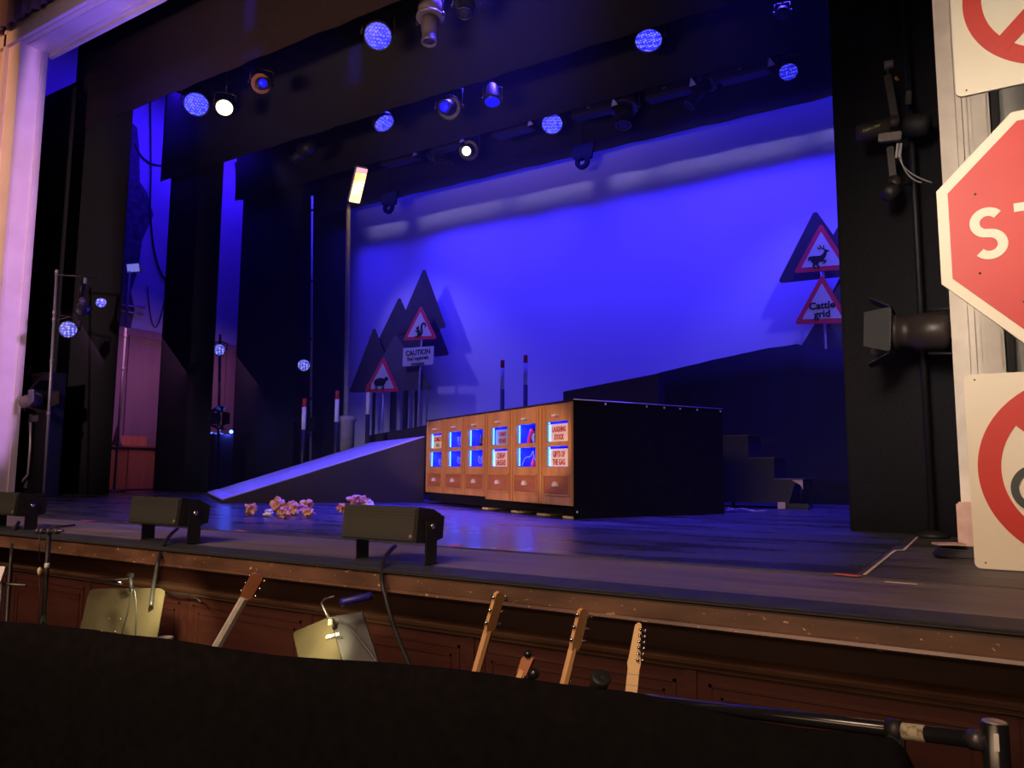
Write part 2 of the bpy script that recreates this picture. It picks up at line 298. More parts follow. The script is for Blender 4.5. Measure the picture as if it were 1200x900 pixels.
def bez(p0, p1, p2, p3, n=14):
    p0, p1, p2, p3 = map(V, (p0, p1, p2, p3)); return [p0*(1-t)**3+p1*3*t*(1-t)**2+p2*3*t*t*(1-t)+p3*t**3 for t in [i/n for i in range(n+1)]]
def cloth(a, b, z0, z1, amp=0.05, waves=10, depth=0.02, seed=0, nz_=6, nx=None, zf=None):
    """hanging cloth from floor point a to b, real folds and thickness; zf(t)->top"""
    a, b = V((*a, 0)), V((*b, 0)); d = b-a; nrm = V((-d.y, d.x, 0)).normalized(); mb = MB(); nx = nx or max(24, int(waves*8)); rnd = random.Random(seed)
    ph = [rnd.uniform(0, 6.28) for _ in range(3)]
    vs = []
    for side in (0, 1):
        for j in range(nz_+1):
            for i in range(nx+1):
                t = i/nx; zt = zf(t) if zf else z1; z = z0+(zt-z0)*j/nz_; k = 1-0.35*j/nz_
                o = amp*k*(0.6*math.sin(2*math.pi*waves*t+ph[0])+0.4*math.sin(2*math.pi*waves*1.7*t+ph[1]+j*0.15)+0.3*math.sin(2*math.pi*waves*0.37*t+ph[2]))
                vs.append(a+d*t+nrm*(o+side*depth)+V((0, 0, z)))
    fs = []; W = nx+1; O = W*(nz_+1)
    for j in range(nz_):
        for i in range(nx):
            q = j*W+i; fs.append((q, q+1, q+W+1, q+W)); fs.append((O+q, O+q+W, O+q+W+1, O+q+1))
    for i in range(nx): fs.append((i, O+i, O+i+1, i+1)); q = nz_*W+i; fs.append((q, q+1, O+q+1, O+q))
    for j in range(nz_): q = j*W; fs.append((q, q+W, O+q+W, O+q)); q = j*W+nx; fs.append((q, O+q, O+q+W, q+W))
    return mb.add(vs, fs, I4, True)
def rounded(pts, r, n=5):
    out = []; k = len(pts)
    for i in range(k):
        p, a, b = V(pts[i]), V(pts[i-1]), V(pts[(i+1) % k]); u = (a-p).normalized(); v = (b-p).normalized(); ang = u.angle(v)
        l = r/math.tan(ang/2); c = p+(u+v).normalized()*(r/math.sin(ang/2)); s, e = p+u*l-c, p+v*l-c
        a0 = math.atan2(s.y, s.x); da = math.atan2(e.y, e.x)-a0
        while da > math.pi: da -= 2*math.pi
        while da < -math.pi: da += 2*math.pi
        for j in range(n+1): t = a0+da*j/n; out.append((c.x+r*math.cos(t), c.y+r*math.sin(t)))
    return out

# ------------------------------------------------------------------ the setting
XL, XR = -14.82, -0.19
structure('floor', MB().box((-21, 4.12, -0.12), (-0.60, 15.5, 0.0)), M['floor'])
structure('floor_side', MB().box((-0.60, 4.12, -0.12), (6, 15.5, -0.004)), M['boards'])
structure('floor_apron', MB().box((-21, 3.24, -0.12), (6, 4.09, -0.006)), M['apron'])
structure('floor_pit', MB().box((-21, 1.0, -1.2), (6, 3.5, -1.1)), M['edge_dark'])
structure('floor_auditorium', MB().box((-21, -9, -1.25), (6, 1.0, -1.1)), M['edge_dark'])
structure('trim_1', MB().prism([(3.0, -0.006), (3.01, 0.0), (3.24, 0.0), (3.24, -0.02), (3.0, -0.02)], -21, 6, Matrix(((0, 1, 0, 0), (1, 0, 0, 0), (0, 0, 1, 0), (0, 0, 0, 1)))), M['nosing'])
YZ = Matrix(((0, 1, 0, 0), (1, 0, 0, 0), (0, 0, 1, 0), (0, 0, 0, 1)))   # prism profile (y,z) swept along x
structure('trim_2', MB().prism([(2.985, -0.006), (2.980, -0.012), (2.988, -0.018), (3.0, -0.018), (3.0, -0.004)], -21, 6, YZ), M['edge_dark'])
fas = MB().prism([(2.998, -0.018), (2.992, -0.085), (2.975, -0.09), (2.97, -0.102), (2.985, -0.112), (3.05, -0.118), (3.24, -0.118), (3.24, -0.0201), (3.0, -0.0201)], -21, 6, YZ)
structure('trim_3', fas, M['fascia'])
structure('wall_pit', MB().box((-21, 3.22, -1.1), (6, 3.4, -0.118)), M['pit_wood'])
structure('trim_4', MB().prism([(3.22, -0.25), (3.19, -0.258), (3.165, -0.275), (3.175, -0.292), (3.195, -0.30), (3.20, -0.316), (3.22, -0.322)], -21, 6, YZ), M['pit_rail'])
pm = MB(); x = -10.0
while x < 3:
    for a, b, c, d in ((x, x+0.98, -0.385, -0.372), (x, x+0.98, -0.96, -0.947), (x, x+0.013, -0.96, -0.372), (x+0.967, x+0.98, -0.96, -0.372),
                       (x+0.05, x+0.93, -0.43, -0.42), (x+0.05, x+0.06, -0.91, -0.42), (x+0.92, x+0.93, -0.91, -0.42)):
        pm.box((a, 3.215, c), (b, 3.22, d))
    pm.box((x+1.02, 3.212, -1.1), (x+1.07, 3.22, -0.322)); x += 1.12
structure('trim_5', pm, M['pit_wood'])
# seam shadow gap between apron and vinyl
structure('trim_6', MB().box((-21, 4.09, -0.12), (6, 4.12, -0.02)), M['edge_dark'])
# walls
structure('wall_left', MB().box((-17.2, 7.05, 0), (-17.0, 15.5, 11.5)), M['wall'])
structure('wall_back', MB().box((-21, 15.3, 0), (4, 15.5, 11.5)), M['black_cloth'])
structure('wall_right', MB().box((3.5, 6.3, 0), (3.7, 15.5, 11.5)), M['black_cloth'])
structure('ceiling', MB().box((-21, 3, 11.5), (6, 15.5, 11.7)), M['black_cloth'])
dd = MB().box((-17.0, 7.1, 0), (-16.95, 15.3, 3.55)).box((-17.0, 7.1, 3.55), (-16.90, 15.3, 3.72))
yy = 7.6
while yy < 15: dd.box((-16.95, yy, 0), (-16.92, yy+0.16, 3.55)); yy += 1.35
dd.box((-16.95, 7.1, 0), (-16.91, 15.3, 0.3))
structure('trim_7', dd, M['dado'])
# patch of bare brick on the wing wall
bm_ = MB(); pts = [(8.9, 3.75), (10.35, 3.75), (10.42, 4.2), (10.3, 4.6), (10.45, 5.2), (10.5, 5.9), (10.75, 6.6), (10.55, 7.1), (10.35, 7.3), (10.3, 8.0), (10.2, 8.6), (8.9, 9.2)]
structure('trim_8', MB().prism(pts, -17.0, -16.985, YZ), M['brick'])
# left proscenium: front face, reveal, head with its fillets
structure('wall_proscenium_left', MB().box((-21, 6.57, -0.0), (XL, 7.0, 8.29)), M['plaster'])
structure('trim_9', MB().box((XL-0.001, 6.93, 0), (XL+0.03, 7.04, 8.29)).box((XL-0.5, 6.50, 0), (XL-0.42, 6.57, 11)).box((XL-0.95, 6.48, 0), (XL-0.7, 6.57, 11)), M['plaster'])
structure('wall_proscenium_head', MB().box((-21, 6.57, 8.29), (6, 7.12, 11.5)), M['plaster'])
structure('trim_10', MB().box((-21, 6.50, 8.31), (6, 6.57, 8.55)).box((XL, 6.66, 8.27), (XR, 6.675, 8.29)).box((XL, 6.955, 8.265), (XR, 6.975, 8.29)).box((XL, 7.06, 8.22), (XR, 7.13, 8.29)), M['plaster'])
# right proscenium with its pilaster strips
structure('wall_proscenium_right', MB().box((XR, 6.17, 0), (6, 6.6, 8.29)), M['plaster_grey'])
structure('trim_11', MB().box((XR-0.004, 6.15, 0), (XR+0.10, 6.17, 8.29)).box((-0.085, 6.13, 0), (-0.05, 6.17, 8.29)).box((-0.045, 6.10, 0), (0.115, 6.17, 8.29))
          .box((-0.028, 6.09, 0.4), (-0.018, 6.10, 8.2)).box((0.0, 6.094, 0.4), (0.006, 6.10, 8.2)).box((0.088, 6.09, 0.4), (0.098, 6.10, 8.2)), M['plaster_pale'])
structure('trim_12', MB().box((0.125, 6.12, 0), (0.17, 6.17, 8.29)), M['edge_dark'])
structure('trim_13', MB().bbox((XR-0.03, 6.0, 0.0), (0.0, 6.17, 0.30), 0.012), M['plinth'])
# side post of the pit
# ------------------------------------------------------------------ soft goods
tag(cloth((-15.6, 14.1), (2.5, 14.1), 0.0, 8.6, amp=0.012, waves=5, depth=0.02, seed=3).build('cyclorama', M['cyc']), 'large pale cyclorama cloth glowing blue across the back of the stage', 'backdrop')
def leg(x0, x1, y, z1, seed, label, m='black_cloth', zf=None):
    return tag(cloth((x0, y), (x1, y), 0.0, z1, amp=0.006, waves=4, seed=seed, zf=zf).build('leg_curtain', M[m]), label, 'curtain')
leg(-16.9, -13.56, 8.02, 8.4, 1, 'black leg curtain nearest the left proscenium, behind the lighting stand')
leg(-15.3, -13.5, 10.05, 8.8, 2, 'second black leg curtain from the left, between the orange cabinets and the ramp tip')
leg(-15.6, -13.5, 12.25, 9.0, 3, 'third black leg curtain from the left, rising behind the foot of the ramp')
leg(-15.3, -13.35, 13.65, 8.4, 4, 'rearmost black leg curtain, behind the tall street lamp')
leg(-17.0, -15.0, 7.7, 8.0, 8, 'dark curtain strip hanging directly behind the left proscenium edge')
tag(cloth((-1.06, 7.22), (-0.16, 6.98), 0.0, 8.0, amp=0.006, waves=4, seed=5).build('leg_curtain', M['black_cloth']), 'tall black leg curtain beside the right proscenium, behind two side lanterns', 'curtain')
tag(cloth((-0.3, 7.5), (3.4, 7.5), 0.0, 8.0, amp=0.04, waves=8, seed=6).build('leg_curtain', M['black_cloth']), 'black side curtain behind the right proscenium and its signs', 'curtain')
def border(y, z0, z1, seed, label, m, x0=-15.6, x1=2.5):
    return tag(cloth((x0, y), (x1, y), z0, z1, amp=0.02, waves=14, seed=seed, nx=160, nz_=3).build('border_curtain', M[m]), label, 'curtain')
border(8.0, 7.27, 9.2, 11, 'nearest black border curtain, tinted brown for warm house light, across the top of the stage', 'warm_lit_border_cloth')
border(10.0, 6.92, 9.4, 12, 'second black border curtain, behind the first row of lanterns', 'black_cloth')
border(12.0, 7.09, 9.4, 13, 'third black border curtain, in front of the row of flood units', 'black_cloth')
border(13.3, 6.80, 9.4, 14, 'rearmost black border curtain cutting across the top of the blue cyclorama', 'black_cloth')
v = cloth((-18, 6.4), (-9, 6.4), 8.62, 10.6, amp=0.05, waves=34, seed=21, nz_=3)
tag(v.build('pleated_valance', M['brown_cloth']), 'brown pleated valance above the top left corner of the proscenium', 'curtain')

# ------------------------------------------------------------------ road ramp
F0, T0 = V((-9.27, 7.16, 0)), V((-12.0, 8.95, 0)); dr = V((1.95, 2.09, 0))
rr = empty('road_ramp', F0, 'long wedge ramp with pale deck and dark side rising towards the wooden counter', 'ramp')
h0, h1 = 0.045, 0.985
vs = [F0, T0, T0+dr, F0+dr, F0+V((0, 0, h0)), T0+V((0, 0, h0)), T0+dr+V((0, 0, h1)), F0+dr+V((0, 0, h1))]
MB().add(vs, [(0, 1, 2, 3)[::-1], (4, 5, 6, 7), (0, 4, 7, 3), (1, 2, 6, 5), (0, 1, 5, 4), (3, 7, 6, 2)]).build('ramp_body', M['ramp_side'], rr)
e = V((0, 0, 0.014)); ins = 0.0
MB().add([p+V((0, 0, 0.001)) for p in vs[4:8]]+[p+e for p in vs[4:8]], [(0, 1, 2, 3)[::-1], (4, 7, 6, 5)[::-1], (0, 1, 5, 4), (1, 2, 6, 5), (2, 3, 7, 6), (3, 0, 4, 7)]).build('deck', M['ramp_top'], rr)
k = dr*0.055; kz = V((0, 0, (h1-h0)*0.055)); e2 = V((0, 0, 0.015)); e3 = V((0, 0, 0.021))
a, b = vs[4], vs[5]; q = [a, b, b+k+kz, a+k+kz]
MB().add([p+e2 for p in q]+[p+e3 for p in q], [(0, 1, 2, 3)[::-1], (4, 7, 6, 5)[::-1], (0, 1, 5, 4), (1, 2, 6, 5), (2, 3, 7, 6), (3, 0, 4, 7)]).build('tip_plate', M['blue_cast'], rr, label='pale metal plate on the ramp tip')
# ------------------------------------------------------------------ long counter (shop front)
PN = V((-3.69, 7.13, 0)); LD = V((-0.862, 0.507, 0)).normalized(); RD = V((0.448, 0.894, 0)).normalized()
sh = empty('shop_counter', PN, 'long counter with orange wooden front of lit windows and drawers, black cloth end', 'counter')
CW = Matrix((-LD, RD*1.0, V((0, 0, 1)))).transposed().to_4x4(); CW.translation = PN   # local x: towards near corner (0 at corner, negative to the left), y into the counter
# make y exactly perpendicular to the front
CY = V((LD.y, -LD.x, 0)).normalized()
if CY.y < 0: CY = -CY
CW = Matrix((-LD, CY, V((0, 0, 1)))).transposed().to_4x4(); CW.translation = PN
LEN, BAY, HT, ZB = 4.16, 4.16/6, 1.235, 0.16
P = lambda x, y, z: CW @ V((x, y, z))
# black carcass: set back bottom plinth, back, end panel
cb = MB()
c0 = [PN, PN+RD*2.17, PN+RD*2.17+LD*LEN, PN+LD*LEN]
def slab(mb, pts, z0, z1):
    n = len(pts); mb.add([V((p.x, p.y, z0)) for p in pts]+[V((p.x, p.y, z1)) for p in pts], [list(range(n))[::-1], list(range(n, 2*n))]+[(i, (i+1) % n, (i+1) % n+n, i+n) for i in range(n)]); return mb
inn = [PN+CY*0.36+LD*0.03, PN+RD*2.15, PN+RD*2.15+LD*LEN, PN+LD*LEN+CY*0.36]
slab(cb, inn[::1], 0.0, HT-0.02).build('carcass', M['black_flock'], sh)
pl = MB().box((-LEN, 0.05, 0.03), (-0.03, 0.36, ZB+0.02), CW); pl.build('plinth', M['black_flock'], sh)
for xx in (-0.12, -0.68, -1.3, -2.1): MB().box((xx-0.11, 0.02, 0.0), (xx+0.06, 0.3, 0.02), CW).build('packing_block', M['tape'], sh, label='thin pale block under the counter')
tp = [PN-CY*0.01, PN+RD*2.19, PN+RD*2.19+LD*LEN, PN+LD*LEN-CY*0.01]; slab(MB(), tp, HT-0.02, HT).build('top', M['edge_dark'], sh)
en = MB(); nn = 12
for i in range(nn):
    pass
ed = RD.cross(V((0, 0, 1))).normalized()
ev = [PN+ed*0.002, PN+RD*2.17+ed*0.002]; sd = [PN+ed*0.018-RD*0.005, PN+RD*2.18+ed*0.018, PN+RD*2.18-ed*0.012, PN-ed*0.012+RD*0.02]
slab(MB(), sd, 0.0, HT-0.004).build('end_panel', M['black_flock'], sh, label='black cloth covered end panel')
et = MB(); et.tube([PN+ed*0.02+V((0, 0, HT)), PN+RD*2.18+ed*0.02+V((0, 0, HT))], 0.006); et.build('edge_trim', M['steel'], sh)
for t, z_ in ((0.42, HT-.03), (1.0, HT-.03), (1.26, HT-.03), (1.5, HT-.03), (1.77, HT-.03), (2.15, HT-.03), (0.04, .07)): MB().lathe([(0.0, 0), (0.012, 0), (0.012, 0.006), (0, 0.01)], frame(PN+RD*t+ed*0.018+V((0, 0, z_)), ed), 8).build('staple', M['white'], sh, label='small pale fixing on the cloth')
WZ = ((0.565, 0.775), (0.825, 1.035)) if False else ((0.535, 0.755), (0.805, 1.025))
# wooden front per bay
for bi in range(6):
    x1 = -bi*BAY; x0 = x1-BAY; wb = ZB - (0.03 if bi < 3 else 0.0) - (0.0 if bi != 0 else 0.0)
    wx0, wx1 = x0+0.135, x1-0.095
    f = MB()
    f.box((x0, 0, wb), (wx0, 0.03, HT-0.02), CW).box((wx1, 0, wb), (x1, 0.03, HT-0.02), CW)
    f.box((wx0, 0.004, WZ[1][1]), (wx1, 0.03, HT-0.02), CW).box((wx0, 0.004, WZ[0][1]), (wx1, 0.03, WZ[1][0]), CW).box((wx0, 0.004, wb), (wx1, 0.03, WZ[0][0]), CW)
    f.box((x1-0.022, -0.016, wb), (x1-0.002, 0.0, HT-0.02), CW).box((x0+0.045, -0.012, wb), (x0+0.06, 0.0, HT-0.02), CW)
    # drawer surround moulding
    d0, d1, z0, z1 = x0+0.11, x1-0.07, 0.245, 0.435
    f.box((d0-0.02, -0.014, z0-0.02), (d1+0.02, 0.0, z0), CW).box((d0-0.02, -0.014, z1), (d1+0.02, 0.0, z1+0.02), CW).box((d0-0.02, -0.014, z0), (d0, 0.0, z1), CW).box((d1, -0.014, z0), (d1+0.02, 0.0, z1), CW)
    fr = f.build('front_frame', M['wood'], sh)
    dw = MB().bbox((d0+0.004, -0.008, z0+0.004), (d1-0.004, 0.002, z1-0.004), 0.003, CW).build('drawer', M['wood_dark'], sh)
    cx = (d0+d1)/2
    hd = MB()
    for i in range(9):
        a0 = math.pi*i/8
    prof = [(cx-0.045+0.09*i/10, 0.345+0.032*math.sin(math.pi*i/10)) for i in range(11)]+[(cx+0.045, 0.325), (cx-0.045, 0.325)]
    hd.prism(prof, -0.034, -0.008, CW).build('handle', M['handle'], dw)
    pc = MB().prism([(cx-0.045, 1.078), (cx+0.045, 1.078), (cx+0.04, 1.096), (cx-0.04, 1.096)], -0.04, 0.004, CW); pc.build('pull', M['handle'], sh)
    for ri, (z0, z1) in enumerate(WZ):
        n_ = MB(); dp = 0.30
        n_.box((wx0-0.01, 0.03, z0-0.01), (wx0, dp, z1+0.01), CW).box((wx1, 0.03, z0-0.01), (wx1+0.01, dp, z1+0.01), CW).box((wx0, 0.03, z0-0.01), (wx1, dp, z0), CW).box((wx0, 0.03, z1), (wx1, dp, z1+0.01), CW).box((wx0-0.01, dp, z0-0.01), (wx1+0.01, dp+0.01, z1+0.01), CW)
        ni = n_.build('window_niche', M['niche'], sh)
        st = MB()
        for i in range(9): st.box((wx0+0.004, 0.034+0.0, z0+0.012+i*0.0235), (wx0+0.018, 0.046, z0+0.026+i*0.0235), CW)
        st.build('led_strip', M['strip_led'], ni, label='column of ice blue LEDs')
        lamp('window_led_light', 'POINT', CW @ V(((wx0+wx1)/2-.12, 0.085, z1-.05)), (0, 0, 0), 1.6, (0.03, 0.08, 1.0), shadow_soft_size=0.03)
        st = MB()
        for i in range(8): st.box((wx0+0.05+i*0.05, 0.034, z1-0.012), (wx0+0.07+i*0.05, 0.046, z1-0.004), CW)
        st.build('led_strip', M['blue_lens'], ni)
def card(bi, ri, lines, label, mats=('card_red', 'card_red'), y=0.05, m='card', w=0.43, inset=0.0):
    x1 = -bi*BAY; x0 = x1-BAY; cx = (x0+0.135+x1-0.095)/2-0.032; z0, z1 = WZ[ri]; cz = (z0+z1)/2
    Mx = CW @ Matrix.Translation((cx, y, cz))
    t = empty('sign_card', Mx @ V((0, 0, z0-cz)), label, 'sign', None)
    MB().box((-w/2, 0, z0-cz+0.003), (w/2, 0.008, z1-cz-0.025), Mx).build('card', M[m], t)
    for i, (tx, sz, sx) in enumerate(lines):
        zz = (0.035 if i == 0 else -0.05) - 0.012
        MB().text(tx, sz, Mx @ Matrix.Translation((0.0, -0.002, zz)), 0.001, 0.0025, sx=sx, shear=0.15 if 'LAUGHING' in lines[0][0] else 0).build('lettering', M[mats[i]], t)
card(0, 1, (('LAUGHING', 0.078, 0.72), ('STOCK', 0.078, 0.78)), 'white card with red capitals LAUGHING STOCK in the top right counter window')
card(0, 0, (('GIFTS OF', 0.085, 0.72), ('THE GAG', 0.085, 0.72)), 'white card with red capitals GIFTS OF THE GAG in the lower right counter window')
card(2, 0, (('CHEAP', 0.095, 0.75), ('LAUGHS', 0.095, 0.72)), 'white card with red capitals CHEAP LAUGHS in a lower counter window')
card(5, 1, (('COMEDY', 0.088, 0.8), ('GOLD', 0.062, 0.8)), 'cream card with red and green capitals in the far left counter window', ('card_red', 'card_green'))
card(2, 1, (('FUNNY', 0.08, 0.8), ('BONES', 0.08, 0.8)), 'bluish card with faint purple lettering in the upper window third from the black end', ('card_red', 'card_red'), y=0.07, m='toy_blue')
# goods in the windows
def wpos(bi, ri, fx, fz, y=0.12):
    x1 = -bi*BAY; wx0, wx1 = x1-BAY+0.135, x1-0.095; z0, z1 = WZ[ri]; return CW @ V((wx0+(wx1-wx0)*(fx*.85-.02), y, z0+(z1-z0)*fz))
def toy(name, mb, m, label, cat, group=None): return tag(mb.build(name, M[m]), label, cat, group)
# upper window beside the LAUGHING card
toy('rubber_glove', MB().tube(bez(wpos(1, 1, .18, 0, .14), wpos(1, 1, .25, .3, .14), wpos(1, 1, .35, .5, .12), wpos(1, 1, .5, .75, .12)), 0.03, 10), 'toy_pink', 'pink rubbery tube leaning in the window left of LAUGHING STOCK', 'toy')
toy('masked_head', MB().lathe([(0, 0), (.045, .01), (.06, .06), (.05, .11), (.0, .14)], frame(wpos(1, 1, .55, 0.0, .16), (0, 0, 1))), 'toy_blue', 'pale blue head shaped toy in the window left of LAUGHING STOCK', 'toy')
toy('furry_boa', MB().tube(bez(wpos(1, 1, .85, 0, .1), wpos(1, 1, .75, .5, .1), wpos(1, 1, .95, .7, .1), wpos(1, 1, .86, .97, .1)), 0.028, 8), 'toy_dark', 'dark furry strip hanging at the right of the window left of LAUGHING STOCK', 'toy')
toy('coiled_hose', MB().tube(bez(wpos(1, 0, .05, .05, .08), wpos(1, 0, .2, .9, .09), wpos(1, 0, .5, .2, .09), wpos(1, 0, .62, .8, .09))+bez(wpos(1, 0, .62, .8, .09), wpos(1, 0, .75, 1.0, .09), wpos(1, 0, .55, .1, .1), wpos(1, 0, .95, .4, .1)), 0.008, 8), 'toy_blue', 'pale looping tube in the window left of GIFTS OF THE GAG', 'toy')
toy('toy_bottle', MB().lathe([(0, 0), (.03, 0), (.03, .05), (.012, .08), (.012, .11), (0, .11)], frame(wpos(1, 0, .35, 0.0, .16), (0, 0, 1))), 'toy_pink', 'small pink bottle in the window left of GIFTS OF THE GAG', 'toy')
for i, fx in enumerate((.25, .45, .7, .9)):
    toy('joke_bottle', MB().lathe([(0, 0), (.025, .0), (.034, .05), (.03, .1), (.012, .14), (.014, .17), (0, .17)], frame(wpos(3, 1, fx*.85+.08, 0.0, .15+.02*(i % 2)), (0, 0, 1)), 14), 'toy_dark' if i % 2 == 0 else 'toy_blue', 'bottle shaped novelty in the upper window third from the left', 'toy', 'bottle shaped novelties in the upper window third from the left')
for bi, ri, lab in ((4, 1, 'curly pale ring in the upper window second from the left'), (3, 0, 'curly pale ring in the lower window third from the left'), (4, 0, 'pale snapped loop in the lower window second from the left'), (5, 0, 'pale knotted loop in the lower window at the far left')):
    pts = [wpos(bi, ri, .3+.5*i/24+.10*math.cos(i*.8), .42+.26*math.sin(i*.8)*(1 if ri else .8)-(.1 if bi == 5 else 0), .11+.001*i) for i in range(25)]
    toy('curly_toy', MB().tube(pts, 0.006, 6), 'toy_blue', lab, 'toy')
    toy('toy_box', MB().bbox((-.05, -.04, 0), (.05, .04, .07+.02*ri), .006, frame(wpos(bi, ri, .6, 0, .2), (0, 0, 1), -LD)), 'toy_dark', 'small dark box standing at the back of the '+('upper' if ri else 'lower')+' window, '+{4: 'second', 3: 'third', 5: 'first'}[bi]+' from the left', 'box')

# ------------------------------------------------------------------ draped road platform behind the counter
def pxpoly(pts, Y): return [(lambda p: (p.x, p.z))(at(a, b, Y=Y)) for a, b in pts]
pf = empty('road_platform', (-6, 12.9, 0), 'dark rising road platform behind the counter, draped in black cloth on the right', 'platform')
def plat(pts, Y, d, name, m, label=None):
    q = pxpoly(pts, Y); q = q+[(q[-1][0], 0.0), (q[0][0], 0.0)]; return MB().prism(q, Y, Y+d).build(name, M[m], pf, label=label)
plat([(433, 510), (495, 499), (662, 469)], 12.35, 0.45, 'lower_road_section', 'ramp_side')
plat([(660, 459), (772, 437.5)], 12.42, 0.4, 'canvas_section', 'purple_grey', 'purple grey canvas covered section')
tops = [at(a, b, Y=12.7) for a, b in ((768, 438), (800, 430), (855, 417.5), (900, 408), (935, 403), (944, 407), (995, 411), (1060, 414))]
xs0, xs1 = tops[0].x, tops[-1].x
def topz(t):
    x = xs0+(xs1-xs0)*t
    for a, b in zip(tops, tops[1:]):
        if x <= b.x+1e-6: return a.z+(b.z-a.z)*(x-a.x)/(b.x-a.x)
    return tops[-1].z
cloth((xs0, 12.7), (xs1, 12.7), 0.0, 2, amp=0.03, waves=5, depth=0.05, seed=9, nx=120, zf=topz).build('black_drape', M['black_cloth'], pf, label='black cloth draped over the platform')
tb = MB().box((xs0+0.05, 12.76, 0), (xs1, 13.05, min(t.z for t in tops)-0.03)); tb.build('frame', M['dark'], pf)
# ------------------------------------------------------------------ black treads
SY = 10.8; s_a = at(845, 511, Y=SY); st = empty('step_unit', (-2.7, SY, 0), 'black step unit of three treads behind the black end of the counter', 'steps')
xa, xb, xc, xd = -3.3, -2.86, -2.52, -2.16
MB().prism([(xa, 0.07), (xd-0.18, 0.07), (xd-0.1, 0.33), (xd, 0.37), (xd, 0.39), (xc, 0.39), (xc, 0.675), (xb, 0.675), (xb, 0.985), (xa, 0.985)], SY, SY+0.7).build('side_panel', M['grey_black'], st)
MB().box((xa-0.01, SY-0.012, 0.985), (xb+0.01, SY+0.7, 1.0)).box((xb, SY-0.012, 0.675), (xc+0.01, SY+0.7, 0.69)).box((xc, SY-0.012, 0.39), (xd+0.02, SY+0.7, 0.405)).build('tread', M['steel_dark'], st, label='steel edged tread tops')
MB().prism([(xd-0.13, 0.385), (xd+0.01, 0.385), (xd+0.01, 0.26), (xd-0.02, 0.32)], SY-0.016, SY-0.004).build('corner_gusset', M['tape'], st, label='bare wood corner gusset')
MB().rod((xd-0.02, SY+0.01, 0.05), (xd-0.02, SY+0.01, 0.36), 0.01).rod((xd-0.02, SY+0.68, 0.0), (xd-0.02, SY+0.68, 0.36), 0.012).rod((xa+0.05, SY+0.6, 0), (xa+0.05, SY+0.6, 0.2), 0.02).build('support', M['dark'], st)
MB().bbox((xd-0.22, SY-0.03, 0.0), (xd+0.09, SY+0.16, 0.075), 0.02).build('stage_weight', M['dark'], st)
MB().box((xd-0.32, SY-0.03, 0.0), (xd-0.22, SY+0.05, 0.09)).build('wood_block', M['tape'], st, label='pale wood block')
tag(MB().box((-3.2, 10.25, 0.0), (-2.95, 10.32, 0.02)).build('wood_batten', M['tape']), 'short pale batten on the floor beside the black end of the counter', 'batten')
tag(MB().tube([at(a, b, Z=0.008) for a, b in ((850, 598), (870, 596), (885, 599), (900, 598), (920, 597))], 0.008).build('floor_cable', M['steel']), 'pale thin cable on the floor in front of the black steps', 'cable')

# ------------------------------------------------------------------ signs
def tri(cx, zb, w, h): return [(cx-w/2, zb), (cx+w/2, zb), (cx, zb+h)]
def warning_sign(pts3, Y, label, cat='sign', pole=None, extra=None, silhouette=None, text=None, rot=0.0, pole_r=0.022):
    """pts3: apex, bottom left, bottom right in x,z"""
    ap, bl, br = [V(p) for p in pts3]; c = (ap+bl+br)/3; w = (br-bl).length
    r = empty('warning_sign', (((bl+br)/2).x, Y, 0), label, cat)
    out = rounded([tuple(ap), tuple(bl), tuple(br)], 0.035*w); inn = rounded([tuple(c+(p-c)*0.72) for p in (ap, bl, br)], 0.012*w)
    MB().prism(out, Y, Y+0.02).build('red_border', M['pink_red'], r); MB().prism(inn, Y-0.004, Y).build('white_face', M['white'], r)
    if pole: MB().rod((pole[0][0], Y+0.045, pole[0][1]), (pole[1][0], Y+0.045, pole[1][1]), pole_r).build('pole', M['steel'], r)
    return r, c, w, bl, br, ap
def quads(path, ws):
    out = []; P2 = [V(p) for p in path]; L2 = []
    for i, p in enumerate(P2):
        t = (P2[min(i+1, len(P2)-1)]-P2[max(i-1, 0)]).normalized(); n = V((-t.y, t.x))*ws[i]/2; L2.append((tuple(p+n), tuple(p-n)))
    for a, b in zip(L2, L2[1:]): out.append([a[0], b[0], b[1], a[1]])
    return out
def ell(cx, cz, rx, rz, n=18): return [(cx+rx*math.cos(2*math.pi*i/n), cz+rz*math.sin(2*math.pi*i/n)) for i in range(n)]
SQ = [[(-.26, -.32), (.06, -.32), (.10, -.22), (.06, -.06), (.0, .03), (-.13, .02), (-.22, -.02), (-.27, .0), (-.26, -.05), (-.16, -.08), (-.12, -.18), (-.14, -.27), (-.26, -.28)], ell(-.11, .09, .095, .075), [(-.10, .13), (-.07, .25), (-.03, .12)]] + \
    quads([(0.06, -.29), (.15, -.16), (.14, -.02), (.11, .10), (.13, .21), (.22, .29), (.32, .25), (.36, .15), (.30, .08)], [.05, .09, .12, .12, .12, .11, .10, .08, .03])
SHEEP = [ell(-.06, .04, .31, .17, 24), ell(-.30, .03, .09, .12), ell(.27, .17, .085, .07), [(.14, .02), (.22, .22), (.33, .12), (.20, -.02)], [(.30, .20), (.42, .12), (.40, .08), (.28, .12)]] + \
    quads([(-.30, .0), (-.30, -.3)], [.06, .045]) + quads([(-.21, .0), (-.22, -.3)], [.06, .045]) + quads([(.06, .0), (.07, -.3)], [.06, .045]) + quads([(.14, .0), (.15, -.3)], [.06, .045])
